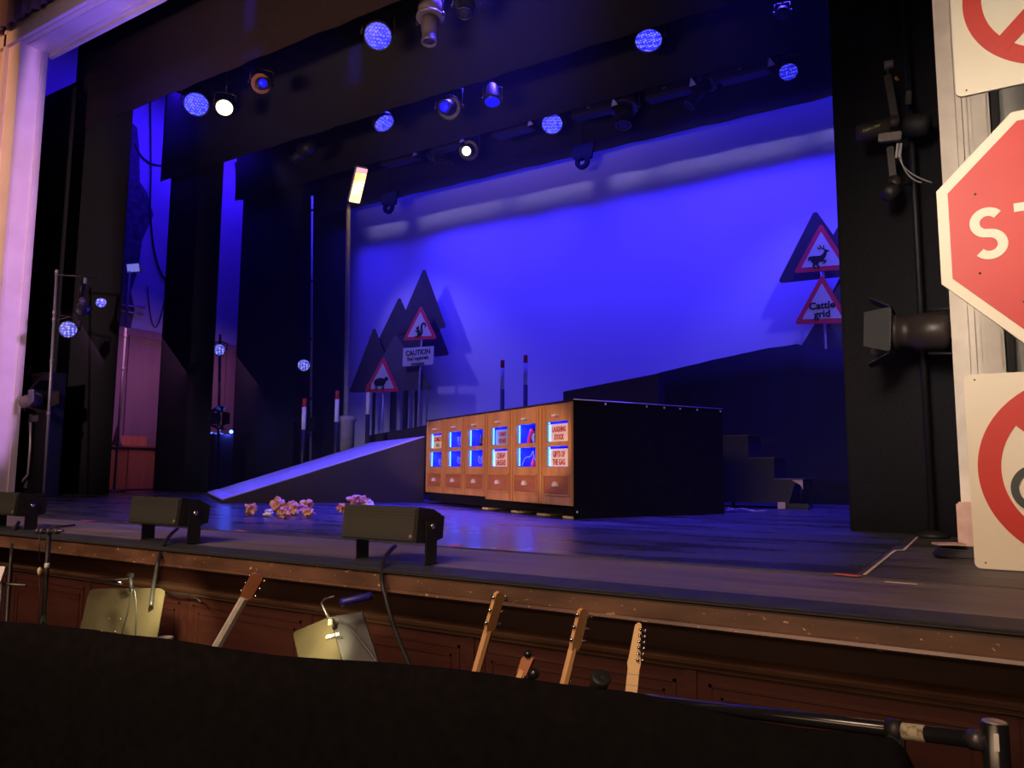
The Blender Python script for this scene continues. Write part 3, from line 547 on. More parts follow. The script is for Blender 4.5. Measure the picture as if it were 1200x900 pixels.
DEER = [[(-.42, .02), (-.36, .12), (-.20, .12), (.02, .10), (.12, .16), (.18, .26), (.16, .33), (.22, .32), (.34, .26), (.34, .22), (.26, .20), (.24, .10), (.18, -.02), (.14, -.08), (.24, -.08), (.22, -.17), (.12, -.24), (.11, -.20), (.17, -.14), (.06, -.14), (.00, -.12), (-.06, -.20), (.0, -.30), (-.02, -.42), (-.06, -.42), (-.06, -.31), (-.14, -.22), (-.20, -.28), (-.12, -.36), (-.14, -.40), (-.26, -.28), (-.24, -.16), (-.32, -.06), (-.36, .02), (-.38, -.06)],
        [(.17, .30), (.10, .36), (-.02, .34), (-.08, .42), (-.05, .44), (.0, .38), (.04, .38), (.0, .50), (.04, .51), (.08, .40), (.13, .38), (.14, .48), (.18, .48), (.17, .37), (.21, .33)]]
def put(polys, c, s, Y, parent, name='silhouette'):
    mb = MB()
    for p in polys: mb.prism([(c.x+a*s, c.y+b*s) for a, b in p], Y-0.008, Y-0.004)
    mb.build(name, M['sign_black'], parent, label=None)
def xz(px, py, Y): p = at(px, py, Y=Y); return (p.x, p.z)
YS = 13.42
r, c, w_, bl, br, ap = warning_sign((xz(493, 358, YS), xz(472, 399, YS), xz(512, 397, YS)), YS, 'triangular warning sign with a squirrel, above a white plate reading CAUTION Red squirrels crossing', pole=(xz(493, 390, YS), (xz(486, 505, YS)[0], 0.0)))
put(SQ, V((c.x-0.01, c.y-0.04)), w_*0.50, YS, r)
pa = [xz(472.5, 408, YS), xz(508, 405.5, YS), xz(507.5, 427, YS), xz(471.5, 429.5, YS)]
MB().prism(rounded(pa[::-1], 0.02), YS, YS+0.018).build('plate', M['white'], r)
px0 = sum(p[0] for p in pa)/4; pz0 = sum(p[1] for p in pa)/4
tx = MB()
for s_, sz, dz in (('CAUTION', 0.165, 0.085), ('Red squirrels', 0.120, -0.045), ('crossing', 0.120, -0.165)):
    tx.text(s_, sz, Matrix.Translation((px0, YS-0.003, pz0+dz)) @ Matrix.Rotation(math.radians(-0.5), 4, 'Y'), 0.002, 0.004 if sz > .15 else 0.0025, sx=0.95)
tx.build('lettering', M['sign_black'], r)
YH = 13.38
r, c, w_, bl, br, ap = warning_sign((xz(449, 418, YH), xz(426.5, 460, YH), xz(468, 459, YH)), YH, 'triangular warning sign with a sheep, lower and left of the squirrel sign', pole=(xz(448, 455, YH), (xz(446, 505, YH)[0], 0.0)))
put(SHEEP, V((c.x-0.02, c.y-0.06)), w_*0.52, YH, r)
YD = 13.42
r, c, w_, bl, br, ap = warning_sign((xz(962, 261, YD), xz(930, 320, YD), xz(997, 315, YD)), YD, 'triangular warning sign with a running deer beside the black right curtain', pole=(xz(964, 312, YD), (xz(966, 405, YD)[0], 0.0)))
put(DEER, V((c.x-0.03, c.y-0.06)), w_*0.50, YD, r)
YC = 13.36
r, c, w_, bl, br, ap = warning_sign((xz(963, 321, YC), xz(931, 380, YC), xz(997, 378, YC)), YC, 'triangular sign reading Cattle grid, directly below the running deer sign')
MB().rod((c.x, YC+0.035, c.y), (c.x, YC+0.035, c.y+0.6), 0.012).build('bracket', M['steel'], r)
tx = MB(); tx.text('Cattle', 0.165, Matrix.Translation((c.x, YC-0.007, c.y+0.02)), 0.002, 0.005).text('grid', 0.165, Matrix.Translation((c.x, YC-0.007, c.y-0.125)), 0.002, 0.005)
tx.build('lettering', M['sign_black'], r)
# fir cutouts
def fir(tiers, Y, m, label, posts, rad=0.05):
    """tiers: list of pixel triangles (apex, left, right)"""
    b = xz(*tiers[0][0], Y); r = empty('fir_cutout', (b[0], Y, 0), label, 'scenery')
    for i, t in enumerate(tiers): MB().prism(rounded([xz(*p, Y) for p in t], rad), Y+0.012*i, Y+0.012*i+0.012).build('tree_tier', M[m], r)
    for pxx, py in posts:
        a = xz(pxx, py, Y); MB().box((a[0]-0.03, Y+0.012*len(tiers), 0), (a[0]+0.03, Y+0.05+0.012*len(tiers), a[1]+0.3)).build('post', M['sign_black'], r)
    return r
fir([((497, 313), (463, 392), (523, 384)), ((497, 340), (452, 424), (526, 416))], 13.66, 'fir', 'tallest dark fir cutout, behind the squirrel sign', ((475, 458), (487, 430)))
fir([((468, 347), (434, 418), (497, 415)), ((468, 375), (428, 450), (500, 448))], 13.74, 'fir', 'middle dark fir cutout, second tallest of the left group', ((458, 458),))
fir([((438.5, 382), (409, 460), (466, 459))], 13.60, 'fir', 'dark fir cutout at the far left, behind the sheep sign', ((437, 470),))
fir([((463, 392), (425, 459), (508, 457))], 13.50, 'fir_pale', 'paler grey brown fir cutout between the sheep sign and the CAUTION plate', ((461, 470), (473, 470)))
fir([((955, 245), (911, 332), (1010, 322))], 13.66, 'fir', 'dark fir cutout behind the running deer sign', ((964, 400),))
fir([((988, 255), (962, 300), (1030, 300)), ((992, 310), (958, 375), (1040, 372))], 13.74, 'fir', 'dark fir cutout half hidden by the black right curtain', ((992, 400),))
fir([((985, 330), (930, 420), (1045, 418))], 13.60, 'fir_pale', 'pale grey fir cutout standing behind the Cattle grid sign', ((980, 440),), 0.03)
# snow poles
def snow_pole(px, top, Y, label, bl=0.56):
    a = at(px, top, Y=Y); sc = (a-EYE).dot(fw)/900.0
    r = empty('snow_pole', (a.x, Y, 0), label, 'marker pole', None)
    rad = 0.042; z1 = a.z; zr = z1-0.165; zw = z1-0.60
    MB().lathe([(rad, zr), (rad, z1-0.012), (rad*0.7, z1)], Matrix.Translation((a.x, Y, 0)), 14).build('red_cap', M['red'], r)
    MB().lathe([(rad, zw), (rad, zr)], Matrix.Translation((a.x, Y, 0)), 14).build('white_band', M['white'], r)
    MB().lathe([(rad, 0.0), (rad, zw)], Matrix.Translation((a.x, Y, 0)), 14).build('pole', M['dark'], r)
snow_pole(357, 467, 10.35, 'red and white topped black marker pole furthest left, behind the ramp')
snow_pole(395.5, 458, 10.75, 'red and white topped black marker pole just left of the street lamp base')
snow_pole(432, 450, 11.25, 'red and white topped black marker pole in front of the sheep sign')
snow_pole(589, 422, 12.95, 'red and white topped marker pole behind the counter, left one of the two')
snow_pole(616, 416, 13.05, 'red and white topped marker pole behind the counter, right one of the two')

# ------------------------------------------------------------------ street lamp
LY = 11.05; b0 = at(404.5, 527, Y=LY); t0 = at(408.5, 240, Y=LY); sl = empty('street_lamp', (b0.x, LY, 0), 'tall grey street lamp with a glowing tilted head, behind the ramp', 'street lamp')
zt = at(405, 487, Y=LY).z
MB().lathe([(0.17, 0), (0.17, zt-0.12), (0.20, zt-0.10), (0.20, zt-0.03), (0.17, zt-0.02), (0.06, zt)], Matrix.Translation((b0.x, LY, 0)), 24).build('base', M['post'], sl)
ax = t0-V((b0.x, LY, 0)); MB().rod((b0.x, LY, zt-0.02), (t0.x, LY, t0.z), 0.052, 0.042, 16).build('pole', M['post'], sl)
MB().lathe([(0.03, -0.1), (0.03, 0.12)], frame(t0, ax)).build('spigot', M['steel_dark'], sl)
hl, ht = at(415, 237, Y=LY-0.02), at(424.5, 197, Y=LY-0.22); hz = (ht-hl).normalized(); toc = (EYE-hl).normalized(); hy = (toc-hz*toc.dot(hz)).normalized()
hy = (hy+V((0.55, 0.1, 0))).normalized(); hy = (hy-hz*hy.dot(hz)).normalized(); hx = hz.cross(hy)
HM = Matrix((-hx, -hy, hz)).transposed().to_4x4(); HM.translation = hl; L_ = (ht-hl).length
MB().bbox((-0.125, 0.0, -0.02), (0.125, 0.09, L_+0.02), 0.02, HM).build('head_shell', M['post'], sl)
MB().bbox((-0.112, -0.025, 0.0), (0.112, 0.0, L_*0.86), 0.008, HM).build('lens', M['street_glow'], sl, label='glowing yellow lens')
MB().bbox((-0.112, -0.025, L_*0.87), (0.112, 0.0, L_), 0.008, HM).build('lens_cap', M['street_pink'], sl, label='pink glowing end of the lens')
lamp('street_lamp_light', 'POINT', hl+hz*0.3-(-hy)*0.12, (0, 0, 0), 7, (1.0, 0.6, 0.25), shadow_soft_size=0.05)

# ------------------------------------------------------------------ lanterns over the stage
BARS = {1: (8.9, 8.12), 2: (10.9, 7.86), 3: (12.55, 7.75)}
for k, lab in ((1, 'steel lighting bar above the nearest row of lanterns'), (2, 'steel lighting bar above the second row of lanterns'), (3, 'steel lighting bar above the rear row of flood units')):
    Y, z = BARS[k]; b = empty('lighting_bar', (-7.5, Y, z), lab, 'lighting bar'); MB().rod((-15.2, Y, z), (0.8, Y, z), 0.025).build('pipe', M['steel_dark'], b)
    w_ = MB()
    for x in (-14, -10, -6, -2): w_.rod((x, Y, z), (x, Y, 11.49), 0.004, n=6); w_.build('suspension_wire', M['steel_dark'], b); w_ = MB()
def hang(root, p, bar, side, rad, m='lantern'):
    Y, z = BARS[bar]; top = V((p.x, Y, z)); y_ = MB(); a, b = p+side*rad, p-side*rad; up_ = V((0, 0, 1)); h = min(rad*1.5, max(0.05, z-p.z-0.07))
    tp_ = V((p.x, Y, min(z-0.05, p.z+h)))
    y_.tube([a, a+up_*h*0.7+(tp_-p)*0.2, tp_+side*rad*0.5, tp_, tp_-side*rad*0.5, b+up_*h*0.7+(tp_-p)*0.2, b], 0.014, 6)
    y_.rod(tp_, top-V((0, 0, 0.03)), 0.014, n=8).build('yoke', M[m], root)
    MB().bbox((p.x-0.03, Y-0.045, z-0.05), (p.x+0.03, Y+0.045, z+0.04), 0.01).build('clamp', M['steel_dark'], root)
    MB().lathe([(0, 0), (.03, 0), (.03, .03), (0, .03)], frame(a, side), 10).build('tilt_knob', M[m], root); MB().lathe([(0, 0), (.03, 0), (.03, .03), (0, .03)], frame(b, -side), 10).build('tilt_knob', M[m], root)
def aim_of(p, down=0.5, dx=0, dy=0): 
    t = (EYE-p).normalized(); return (t*(1-down)+V((dx, dy, -1))*down).normalized()
def led_par(px, py, bar, rpx, label, lens='led_blue', down=0.45, dx=0, dy=0, body='lantern', light=0, color=(0.1, 0.06, 1), long=1.2):
    Y = BARS[bar][0]; p = at(px, py, Y=Y-0.05); r_ = rpx*(p-EYE).dot(fw)/900.0; aim = aim_of(p, down, dx, dy)
    root = empty('led_par_lantern', (p.x, Y, BARS[bar][1]), label, 'stage light'); F = frame(p, aim)
    MB().lathe([(0, -1.25*r_*long), (0.5*r_, -1.25*r_*long), (0.85*r_, -1.0*r_*long), (1.08*r_, -0.35*r_), (1.10*r_, 0.10*r_), (1.0*r_, 0.10*r_), (1.0*r_, -0.02*r_), (0, -0.02*r_)], F).build('body', M[body], root)
    MB().lathe([(0, -0.015*r_), (0.985*r_, -0.015*r_), (0.985*r_, 0.01), (0, 0.01)], F).build('lens', M[lens], root)
    side = aim.cross(V((0, 0, 1))).normalized(); hang(root, p-aim*r_*0.4, bar, side, 1.2*r_)
    return root
led_par(443, 42, 1, 15.5, 'large round LED lantern glowing blue, nearest the top edge of the photo left of centre', down=0.3)
led_par(230, 122, 1, 13.5, 'round LED lantern glowing blue above the second leg curtain, leftmost of the lit lanterns', down=0.3)
led_par(263, 126, 1, 9.5, 'small round lantern glowing warm yellow white, right beside the leftmost blue one', lens='led_warm', down=0.35)
led_par(450, 144, 2, 12, 'oval looking tilted LED lantern glowing blue above the street lamp', down=0.6, dx=0.5, dy=0.5)
led_par(760, 47, 2, 15.5, 'wide LED lantern glowing blue and facing down, at the top centre right', down=0.62)
led_par(577, 119, 2, 9, 'short can lantern with a plain blue lens facing down, left of the blue cyclorama top', lens='blue_lens', down=0.75, body='lantern_brown', long=2.2)
led_par(647, 145, 3, 12, 'round LED lantern glowing blue in the rear row, between two flood units', down=0.35)
led_par(924, 84, 3, 10.5, 'small lantern glowing solid blue just left of the black right curtain', lens='led_blue_dense', down=0.45)
led_par(917, 16, 2, 7, 'unlit small lantern hanging high near the black right curtain', lens='dim_glass', down=0.5)
def profile(px, py, bar, L, r_, label, aimv, lens='dim_glass', body='lantern', tip='lantern'):
    Y = BARS[bar][0]; p = at(px, py, Y=Y-0.05); aim = V(aimv).normalized(); root = empty('profile_lantern', (p.x, Y, BARS[bar][1]), label, 'stage light')
    F = frame(p, aim)
    MB().lathe([(0, -L*0.55), (r_*0.7, -L*0.5), (r_*1.15, -L*0.3), (r_*1.2, -L*0.02), (r_*0.9, 0)], F, 20).lathe([(r_*1.22, -L*.05), (r_*1.36, -L*.04), (r_*1.36, 0), (r_*1.2, 0)], F, 20).build('lamp_house', M[body], root)
    MB().lathe([(r_*0.85, 0.02), (r_*0.8, L*0.25), (r_*0.7, L*0.3), (r_*0.68, L*0.45), (r_*0.76, L*0.46), (r_*0.76, L*0.5), (r_*0.6, L*0.5), (r_*0.6, L*0.46), (0, L*0.46)], F, 20).build('lens_tube', M[tip], root)
    MB().lathe([(0, L*0.462), (r_*0.58, L*0.462), (r_*0.4, L*0.49), (0, L*0.5)], F, 20).build('lens', M[lens], root)
    side = aim.cross(V((0, 0, 1)))
    side = V((1, 0, 0)) if side.length < 0.3 else side.normalized()
    hang(root, p, bar, side, 1.5*r_); return root
profile(504, 22, 1, 0.85, 0.16, 'pale bodied profile lantern pointing straight down at the top edge of the photo', (0.05, -0.1, -1), body='lantern_pale', tip='lantern_pale')
profile(547, 4, 1, 0.5, 0.15, 'dark chrome rimmed lantern cut by the top edge, right of the pale one', (0.1, -0.4, -1), body='lantern')
profile(306, 98, 1, 0.62, 0.13, 'copper bodied profile lantern with a small blue lens above the second leg curtain', (0.85, -0.55, -0.45), lens='blue_lens', body='copper')
profile(526, 126, 2, 0.6, 0.17, 'unlit round fronted profile lantern left of the short blue can lantern', (0.3, -0.9, -0.4), lens='blue_lens')
profile(355, 178, 2, 0.6, 0.13, 'dim dark profile lantern under the second border, left of the street lamp head', (-0.8, -0.2, -0.5))
profile(515, 186, 3, 0.8, 0.10, 'dark slim profile lantern in the rear row pointing right, left of the small warm lamp', (0.9, -0.2, -0.5))
profile(549, 176, 3, 0.5, 0.16, 'round fronted lantern with a small warm white lens in the rear row', (0.35, -0.8, -0.45), lens='warm_lens')
profile(731, 128, 3, 0.7, 0.20, 'bulky dark profile lantern pointing down in the rear row, right of centre', (0.05, -0.2, -1), body='lantern_brown')
profile(828, 98, 3, 1.0, 0.14, 'long dark lantern tilted down to the left in the rear row', (-0.55, -0.3, -0.8))
profile(613, 140, 3, 0.5, 0.13, 'small unlit lantern tucked behind the third border, left of the rear round blue LED', (0.2, -0.5, -0.8))
def flood(px, py, bar, wpx, label):
    Y = BARS[bar][0]-0.15; p = at(px, py, Y=Y); s_ = (p-EYE).dot(fw)/900.0; W = wpx*s_*0.62
    root = empty('cyclorama_flood_unit', (p.x, Y, BARS[bar][1]), label, 'stage light')
    R_ = Matrix.Translation(p) @ Matrix.Rotation(math.radians(14), 4, 'X')
    pr_ = [(-0.16, 0.05), (-0.11, 0.18), (0.08, 0.18), (0.16, 0.02), (0.16, -0.03), (-0.16, 0.0)]
    MB().prism(pr_, -W, W, R_ @ YZ).build('housing', M['lantern'], root)
    MB().prism([(-0.14, -0.002), (0.14, -0.030), (0.14, -0.036), (-0.14, -0.010)], -W*0.95, W*0.95, R_ @ YZ).build('glass', M['dim_glass'], root)
    MB().prism([(W, 0.02), (W+0.12, 0.03), (W+0.04, 0.17)], -0.165, -0.15, R_).build('corner_flap', M['blue_cast'], root, label='small triangular flap with blue light put into its colour')
    y_ = MB().rod((p.x-0.1, Y, p.z+0.18), (p.x-0.1, BARS[bar][0], BARS[bar][1]), 0.012, n=8).rod((p.x+0.1, Y, p.z+0.18), (p.x+0.1, BARS[bar][0], BARS[bar][1]), 0.012, n=8); y_.build('hanger', M['lantern'], root)
    MB().bbox((p.x-0.13, Y-.02, BARS[bar][1]-.05), (p.x+.13, BARS[bar][0]+.05, BARS[bar][1]+.05), .01).build('clamp', M['steel_dark'], root)
    MB().box((p.x-0.06, Y-0.2, p.z+0.05), (p.x-0.01, Y-0.19, p.z+0.075)).build('rating_plate', M['label'], root)
for px, py, wpx, lab in ((470, 190, 40, 'cyclorama flood unit furthest left in the rear row, right of the street lamp head'), (527, 174, 34, 'cyclorama flood unit just left of the small warm lamp in the rear row'), (602, 156, 40, 'cyclorama flood unit left of the rear round blue LED'),
                         (697, 134, 42, 'cyclorama flood unit just right of the rear round blue LED'), (785, 112, 44, 'cyclorama flood unit left of the long tilted lantern'), (873, 90, 46, 'cyclorama flood unit furthest right in the rear row')):
    flood(px, py, 3, wpx, lab)
# two dark cable outlets below the rear border
def hang_eye(px, py, label):
    Y = 13.2; p = at(px, py, Y=Y); r = empty('hanging_shackle_lamp', (p.x, Y, p.z), label, 'stage light')
    MB().prism([(p.x-0.22, p.z+0.3), (p.x-0.22, p.z+0.06), (p.x-0.12, p.z-0.02), (p.x+0.2, p.z-0.02), (p.x+0.26, p.z+0.3)], Y, Y+0.06).build('housing', M['black_flock'], r)
    MB().ring(p.x, p.z-0.06, 0.15, 0.07, Y-0.02, Y+0.05, 24).build('rim', M['black_flock'], r)
    MB().rod((p.x, Y+0.03, p.z+0.2), (p.x, Y+0.03, 9.3), 0.01, n=6).build('cable', M['black_flock'], r)
    return r
q = hang_eye(682, 186, 'dark round eye fitting hanging below the rear border in front of the cyclorama, centre')
q = hang_eye(455, 240, 'dark rounded fitting hanging below the rear border at the top left corner of the cyclorama')

# ------------------------------------------------------------------ left lighting stand
def collars(root, a, b, ts, m='steel', r=0.035):
    for t in ts:
        mb = MB(); clampring(mb, a+(b-a)*t, r); mb.build('collar', M[m], root)
def clampring(mb, p, r=0.035): mb.lathe([(r*0.6, -0.04), (r, -0.03), (r, 0.03), (r*0.6, 0.04)], Matrix.Translation(p), 10)
BX = -14.35; p0 = at(53, 582, Z=0); bt = at(67, 316, X=p0.x-0.5)
p0 = V((-13.75, 7.02, 0)); 
bt = at(67, 316, Y=7.2)
bs = empty('lighting_boom_stand', p0, 'tall thin steel lighting stand with crossbar beside the left proscenium', 'lighting stand')
MB().rod(p0, bt, 0.026).build('pole', M['steel'], bs)
collars(bs, p0, bt, (.35, .58, .77, .80, 0.99))
ca, cb_ = at(64, 322, Y=7.2), at(115, 325, Y=7.2); MB().rod(ca, cb_, 0.016).build('crossbar', M['steel_dark'], bs)
MB().lathe([(.28, 0), (.28, .02), (.05, .05)], Matrix.Translation(p0)).build('base_plate', M['dark'], bs)
def boom_lantern(px, py, Y, r_, label, lens, aimv, anchor, name='led_par_lantern', body='lantern'):
    p = at(px, py, Y=Y); aim = V(aimv).normalized(); root = empty(name, p, label, 'stage light'); F = frame(p, aim)
    MB().lathe([(0, -1.2*r_), (0.6*r_, -1.15*r_), (1.05*r_, -0.5*r_), (1.12*r_, .08*r_), (1.0*r_, .08*r_), (1.0*r_, -.02*r_), (0, -.02*r_)], F).build('body', M[body], root)
    MB().lathe([(0, -.015*r_), (.98*r_, -.015*r_), (.98*r_, .01), (0, .01)], F).build('lens', M[lens], root)
    side = aim.cross(V((0, 0, 1))).normalized(); c = p-aim*r_*.4
    MB().tube([c+side*r_*1.2, c+side*r_*1.25+V((0, 0, r_*1.2)), c+V((0, 0, r_*1.6)), c-side*r_*1.25+V((0, 0, r_*1.2)), c-side*r_*1.2], 0.014, 6).tube([c+V((0, 0, r_*1.6)), V(anchor)], 0.016, 6).build('yoke', M[body], root)
    return root
boom_lantern(80, 386, 7.15, 0.14, 'round LED lantern glowing pale blue on the left lighting stand', 'led_white', (0.75, -0.65, -0.1), at(63, 368, Y=7.2))
# moving profile with pale snoots
def spot_fixture(px, py, Y, label):
    p = at(px, py, Y=Y); r = empty('profile_lantern', p, label, 'stage light')
    MB().rod(at(98, 325, Y=Y), at(93, 357, Y=Y), 0.045).build('yoke', M['lantern'], r)
    a, b = at(97, 366, Y=Y), at(113, 350, Y=Y); MB().lathe([(0.07, 0), (0.075, 0.25), (0.055, 0.27), (0.055, (b-a).length)], frame(a, b-a+V((0.1, -0.3, 0)))).build('lens_tube', M['lantern_pale'], r, label='pale metal lens tube')
    b2 = at(120, 354, Y=Y-0.25); MB().lathe([(0.06, 0), (0.075, 0.1)], frame(b2, V((0.6, -0.6, -0.3)))).build('lens', M['led_white'], r)
    a, b = at(93, 366, Y=Y), at(103, 361, Y=Y); MB().lathe([(0.05, 0), (0.06, .05), (0.05, (b-a).length)], frame(a, b-a)).build('shutter', M['steel'], r)
    MB().bbox((-0.10, -0.1, -0.08), (0.10, 0.1, 0.08), 0.02, frame(at(98, 362, Y=Y+0.1), (0.3, 0, 1))).build('lamp_house', M['lantern'], r)
    MB().lathe([(0, -.05), (.03, -.05), (.03, .05), (0, .05)], frame(at(100, 329, Y=Y-.02), (0, 0, 1)), 10).build('clamp', M['white'], r)
spot_fixture(100, 358, 7.2, 'dark profile lantern with pale lens tube hanging from the left stand crossbar')
# fresnel low on the left
def fresnel(pa_, pb_, Y, r_, label, doorm='grey_black', body='lantern_brown', doors=True, hook=None):
    a, b = at(*pa_, Y=Y), at(*pb_, Y=Y); aim = (b-a).normalized(); L = (b-a).length; root = empty('fresnel_lantern', a, label, 'stage light'); F = frame(a, aim, V((0, 1, 0)))
    MB().lathe([(0, -0.02), (r_*.9, 0), (r_, .03), (r_, L*.55), (r_*.82, L*.58), (r_*.82, L*.8), (r_*.95, L*.82), (r_*.95, L*.9), (r_*.7, L*.9), (0, L*.86)], F, 26).build('lamp_house', M[body], root)
    fr = MB()
    q_ = r_*1.25
    for s0, s1 in (((-q_, -q_), (q_, -q_+.02)), ((-q_, q_-.02), (q_, q_)), ((-q_, -q_), (-q_+.02, q_)), ((q_-.02, -q_), (q_, q_))): fr.box((s0[0], s0[1], L*.9), (s1[0], s1[1], L*.93), F)
    cf = fr.build('colour_frame', M[doorm], root)
    if doors:
        for k in range(4):
            R2 = F @ Matrix.Rotation(math.pi/2*k, 4, 'Z') @ Matrix.Translation((0, q_, L*.93)) @ Matrix.Rotation(math.radians(-(12 if k % 2 else 28)), 4, 'X')
            MB().prism([(-q_*.95, 0), (q_*.95, 0), (q_*.72, L*.42), (-q_*.72, L*.42)], -0.003, 0.003, R2).build('barn_door', M[doorm], cf)
    side = V((0, 1, 0)) if abs(aim.y) < .7 else V((1, 0, 0)); c = a+aim*L*.35
    y_ = MB().tube([c-V((0, 0, r_*1.15)), c-V((0, 0, r_*1.2))-aim*L*.5, c-aim*L*.7, c+V((0, 0, r_*1.2))-aim*L*.5, c+V((0, 0, r_*1.15))], 0.012, 6)
    if hook is not None: y_.tube([c-aim*L*.7, hook], 0.014, 6)
    y_.build('yoke', M['lantern'], root)
    return root
fresnel((22, 474), (46, 467), 7.12, 0.125, 'bronze fresnel lantern with barn doors low on the left, beside the proscenium', doorm='lantern_brown', body='lantern_pale', hook=at(53, 480, Y=7.2))
# dimmer rack / drain pipes beside the left proscenium
dk = empty('equipment_rack', (-14.75, 7.55, 0), 'dark equipment rack with small blue lit panels behind the left proscenium', 'rack')
MB().bbox((-15.3, 7.25, 0), (-14.3, 7.55, 2.2), 0.01).build('cabinet', M['dark'], dk)
def qd(px0_, py0_, px1_, py1_, Y, d=0.012):
    a, b = at(px0_, py0_, Y=Y), at(px1_, py1_, Y=Y); return (min(a.x, b.x), Y-d, min(a.z, b.z)), (max(a.x, b.x), Y, max(a.z, b.z))
pn = MB()
for q in ((25, 430, 36, 441), (23, 463, 30, 470), (24, 486, 36, 500), (22, 502, 30, 507), (36, 487, 45, 494), (21, 560, 32, 572)):
    MB().box(*qd(*q, 7.25)).build('indicator_panel', M['purple_grey'], dk)
tag(MB().tube([at(a, b, Y=7.2) for a, b in ((36, 495), (35.5, 525), (33, 556), (28, 562), (24, 568))], 0.022).build('drop_pipe', M['steel']), 'pale vertical pipe low behind the left proscenium', 'pipe')
# lightbox on tall stand in the wing
sx_ = -15.2; p0 = V((-15.2, 9.12, 0)); pt = at(152, 318, X=sx_)
ws = empty('work_light_stand', p0, 'thin tall stand with a pale rectangular flood head in the left wing', 'lighting stand')
MB().rod(p0, pt, 0.024).build('pole', M['steel'], ws); collars(ws, p0, pt, (.55, .70, .82))
MB().lathe([(.22, 0), (.22, .02), (.04, .05)], Matrix.Translation(p0)).build('base_plate', M['dark'], ws)
hm = frame(at(156.5, 314, X=sx_+.02), (0.6, -0.75, -0.15)); MB().bbox((-0.14, -0.10, -0.07), (0.14, 0.10, 0.02), 0.01, hm).build('head', M['white'], ws); MB().box((-0.12, -0.08, 0.02), (0.12, 0.08, 0.026), hm).build('lens', glow('pale_flood_lens', (0.2, 0.2, 0.8), 0.8), ws)
# cabinets in the wing
cbx = empty('storage_cabinet', (-15.6, 9.6, 0), 'low orange brown cabinet with two plain doors in the left wing', 'cabinet')
a0, a1 = V((-15.72, 8.9, 0)), V((-15.9, 10.6, 0)); Z1 = 0.92
cabm = Matrix((((a1-a0).normalized()), V((-1, -0.1, 0)).normalized(), V((0, 0, 1)))).transposed().to_4x4(); cabm.translation = a0
yv = (a1-a0).normalized(); xv = V((-yv.y, yv.x, 0)); 
cabm = Matrix((yv, xv, V((0, 0, 1)))).transposed().to_4x4(); cabm.translation = a0
cl_ = (a1-a0).length
MB().box((0, 0.02, 0), (cl_, 0.6, Z1), cabm).build('body', M['wood_dark'], cbx)
for i in range(2): MB().bbox((i*cl_*.5+.015, 0.0, 0.03), ((i+1)*cl_*.5-.015, 0.02, Z1-.04), .004, cabm).build('door', M['cabinet'], cbx)
MB().bbox((-.03, -.04, Z1), (cl_+.03, .6, Z1+.04), .006, cabm).build('worktop', M['wood_dark'], cbx)
MB().box((0.0, 0.05, Z1+.04), (.1, .6, 1.35), cabm).box((.1, .5, Z1+.04), (cl_, .58, 1.2), cabm).build('upstand', M['cabinet'], cbx)
tag(MB().lathe([(.12, 0), (.12, .02), (.085, .06), (.02, .42), (0, .44)], cabm @ Matrix.Translation((.75, .25, Z1+.04)), 16).build('traffic_cone', M['dark']), 'small dark cone standing on the orange cabinet in the left wing', 'cone')
# wing wall dressings: cable loops, door frame and a lever
def cable(pts, r, label, m='dark', name='hanging_cable', cat='cable'): return tag(MB().tube(pts, r, 6).build(name, M[m]), label, cat)
wx_ = -16.975
W3 = lambda px, py: at(px, py, X=wx_)
cable(bez(W3(158, 168), W3(168, 198), W3(190, 196), W3(205, 190)), 0.022, 'thick black cable looping across the left wing wall high up')
cable([W3(176, 112), W3(177, 200), W3(176, 240)]+bez(W3(176, 240), W3(178, 300), W3(186, 325), W3(200, 331)), 0.02, 'long black cable dropping down the left wing wall and curving right')
cable(bez(W3(173, 335), W3(177, 400), W3(185, 400), W3(196, 335)), 0.012, 'thin cable hanging in a low V on the left wing wall')
cable([W3(276, 190)]+bez(W3(277, 200), W3(277, 230), W3(280, 235), W3(286, 232)), 0.02, 'black cable on the wall strip between the second and third leg curtains')
tag(MB().rod(at(142, 357, X=-16.97), at(170, 361, X=-16.97), 0.02).build('conduit', M['steel']), 'upper of two thin conduits crossing the bare brick of the left wing', 'pipe')
tag(MB().rod(at(142, 364, X=-16.97), at(168, 369, X=-16.97), 0.02).build('conduit', M['steel']), 'lower of two thin conduits crossing the bare brick of the left wing', 'pipe')
# side lanterns in the bays
boom_lantern(257, 410, 10.9, 0.125, 'round LED lantern glowing pale blue between the second and third leg curtains', 'led_white', (0.7, -0.7, -0.05), at(258, 392, Y=10.9))
boom_lantern(356, 428, 12.9, 0.14, 'round LED lantern glowing pale blue between the third and rearmost leg curtains', 'led_white', (0.7, -0.7, -0.05), at(356, 410, Y=12.9))
for (px, py, pb, Y, lab, xx) in ((258, 392, 570, 10.95, 'dark boom pole carrying the lantern between the second and third leg curtains', 0), (366, 230, 530, 12.9, 'thin tall steel boom pole left of the street lamp', 0)):
    t_ = at(px, py, Y=Y); b_ = V((at(px-1.5, 547, Y=Y).x, Y, 0)); o = empty('boom_pole', b_, lab, 'lighting stand'); MB().rod(b_, t_, 0.03).build('pole', M['steel_dark' if px < 300 else 'steel'], o)
    MB().lathe([(.2, 0), (.2, .02), (.04, .05)], Matrix.Translation(b_)).build('base_plate', M['dark'], o)
    collars(o, b_, t_, (.3, .5, .7, .95), 'steel_dark')
fresnel((240, 491), (255, 490), 10.7, 0.13, 'unlit dark fresnel lantern between the second leg curtain and the blue indicator', body='lantern', doorm='lantern', hook=V((-14.75, 10.95, 1.6)))
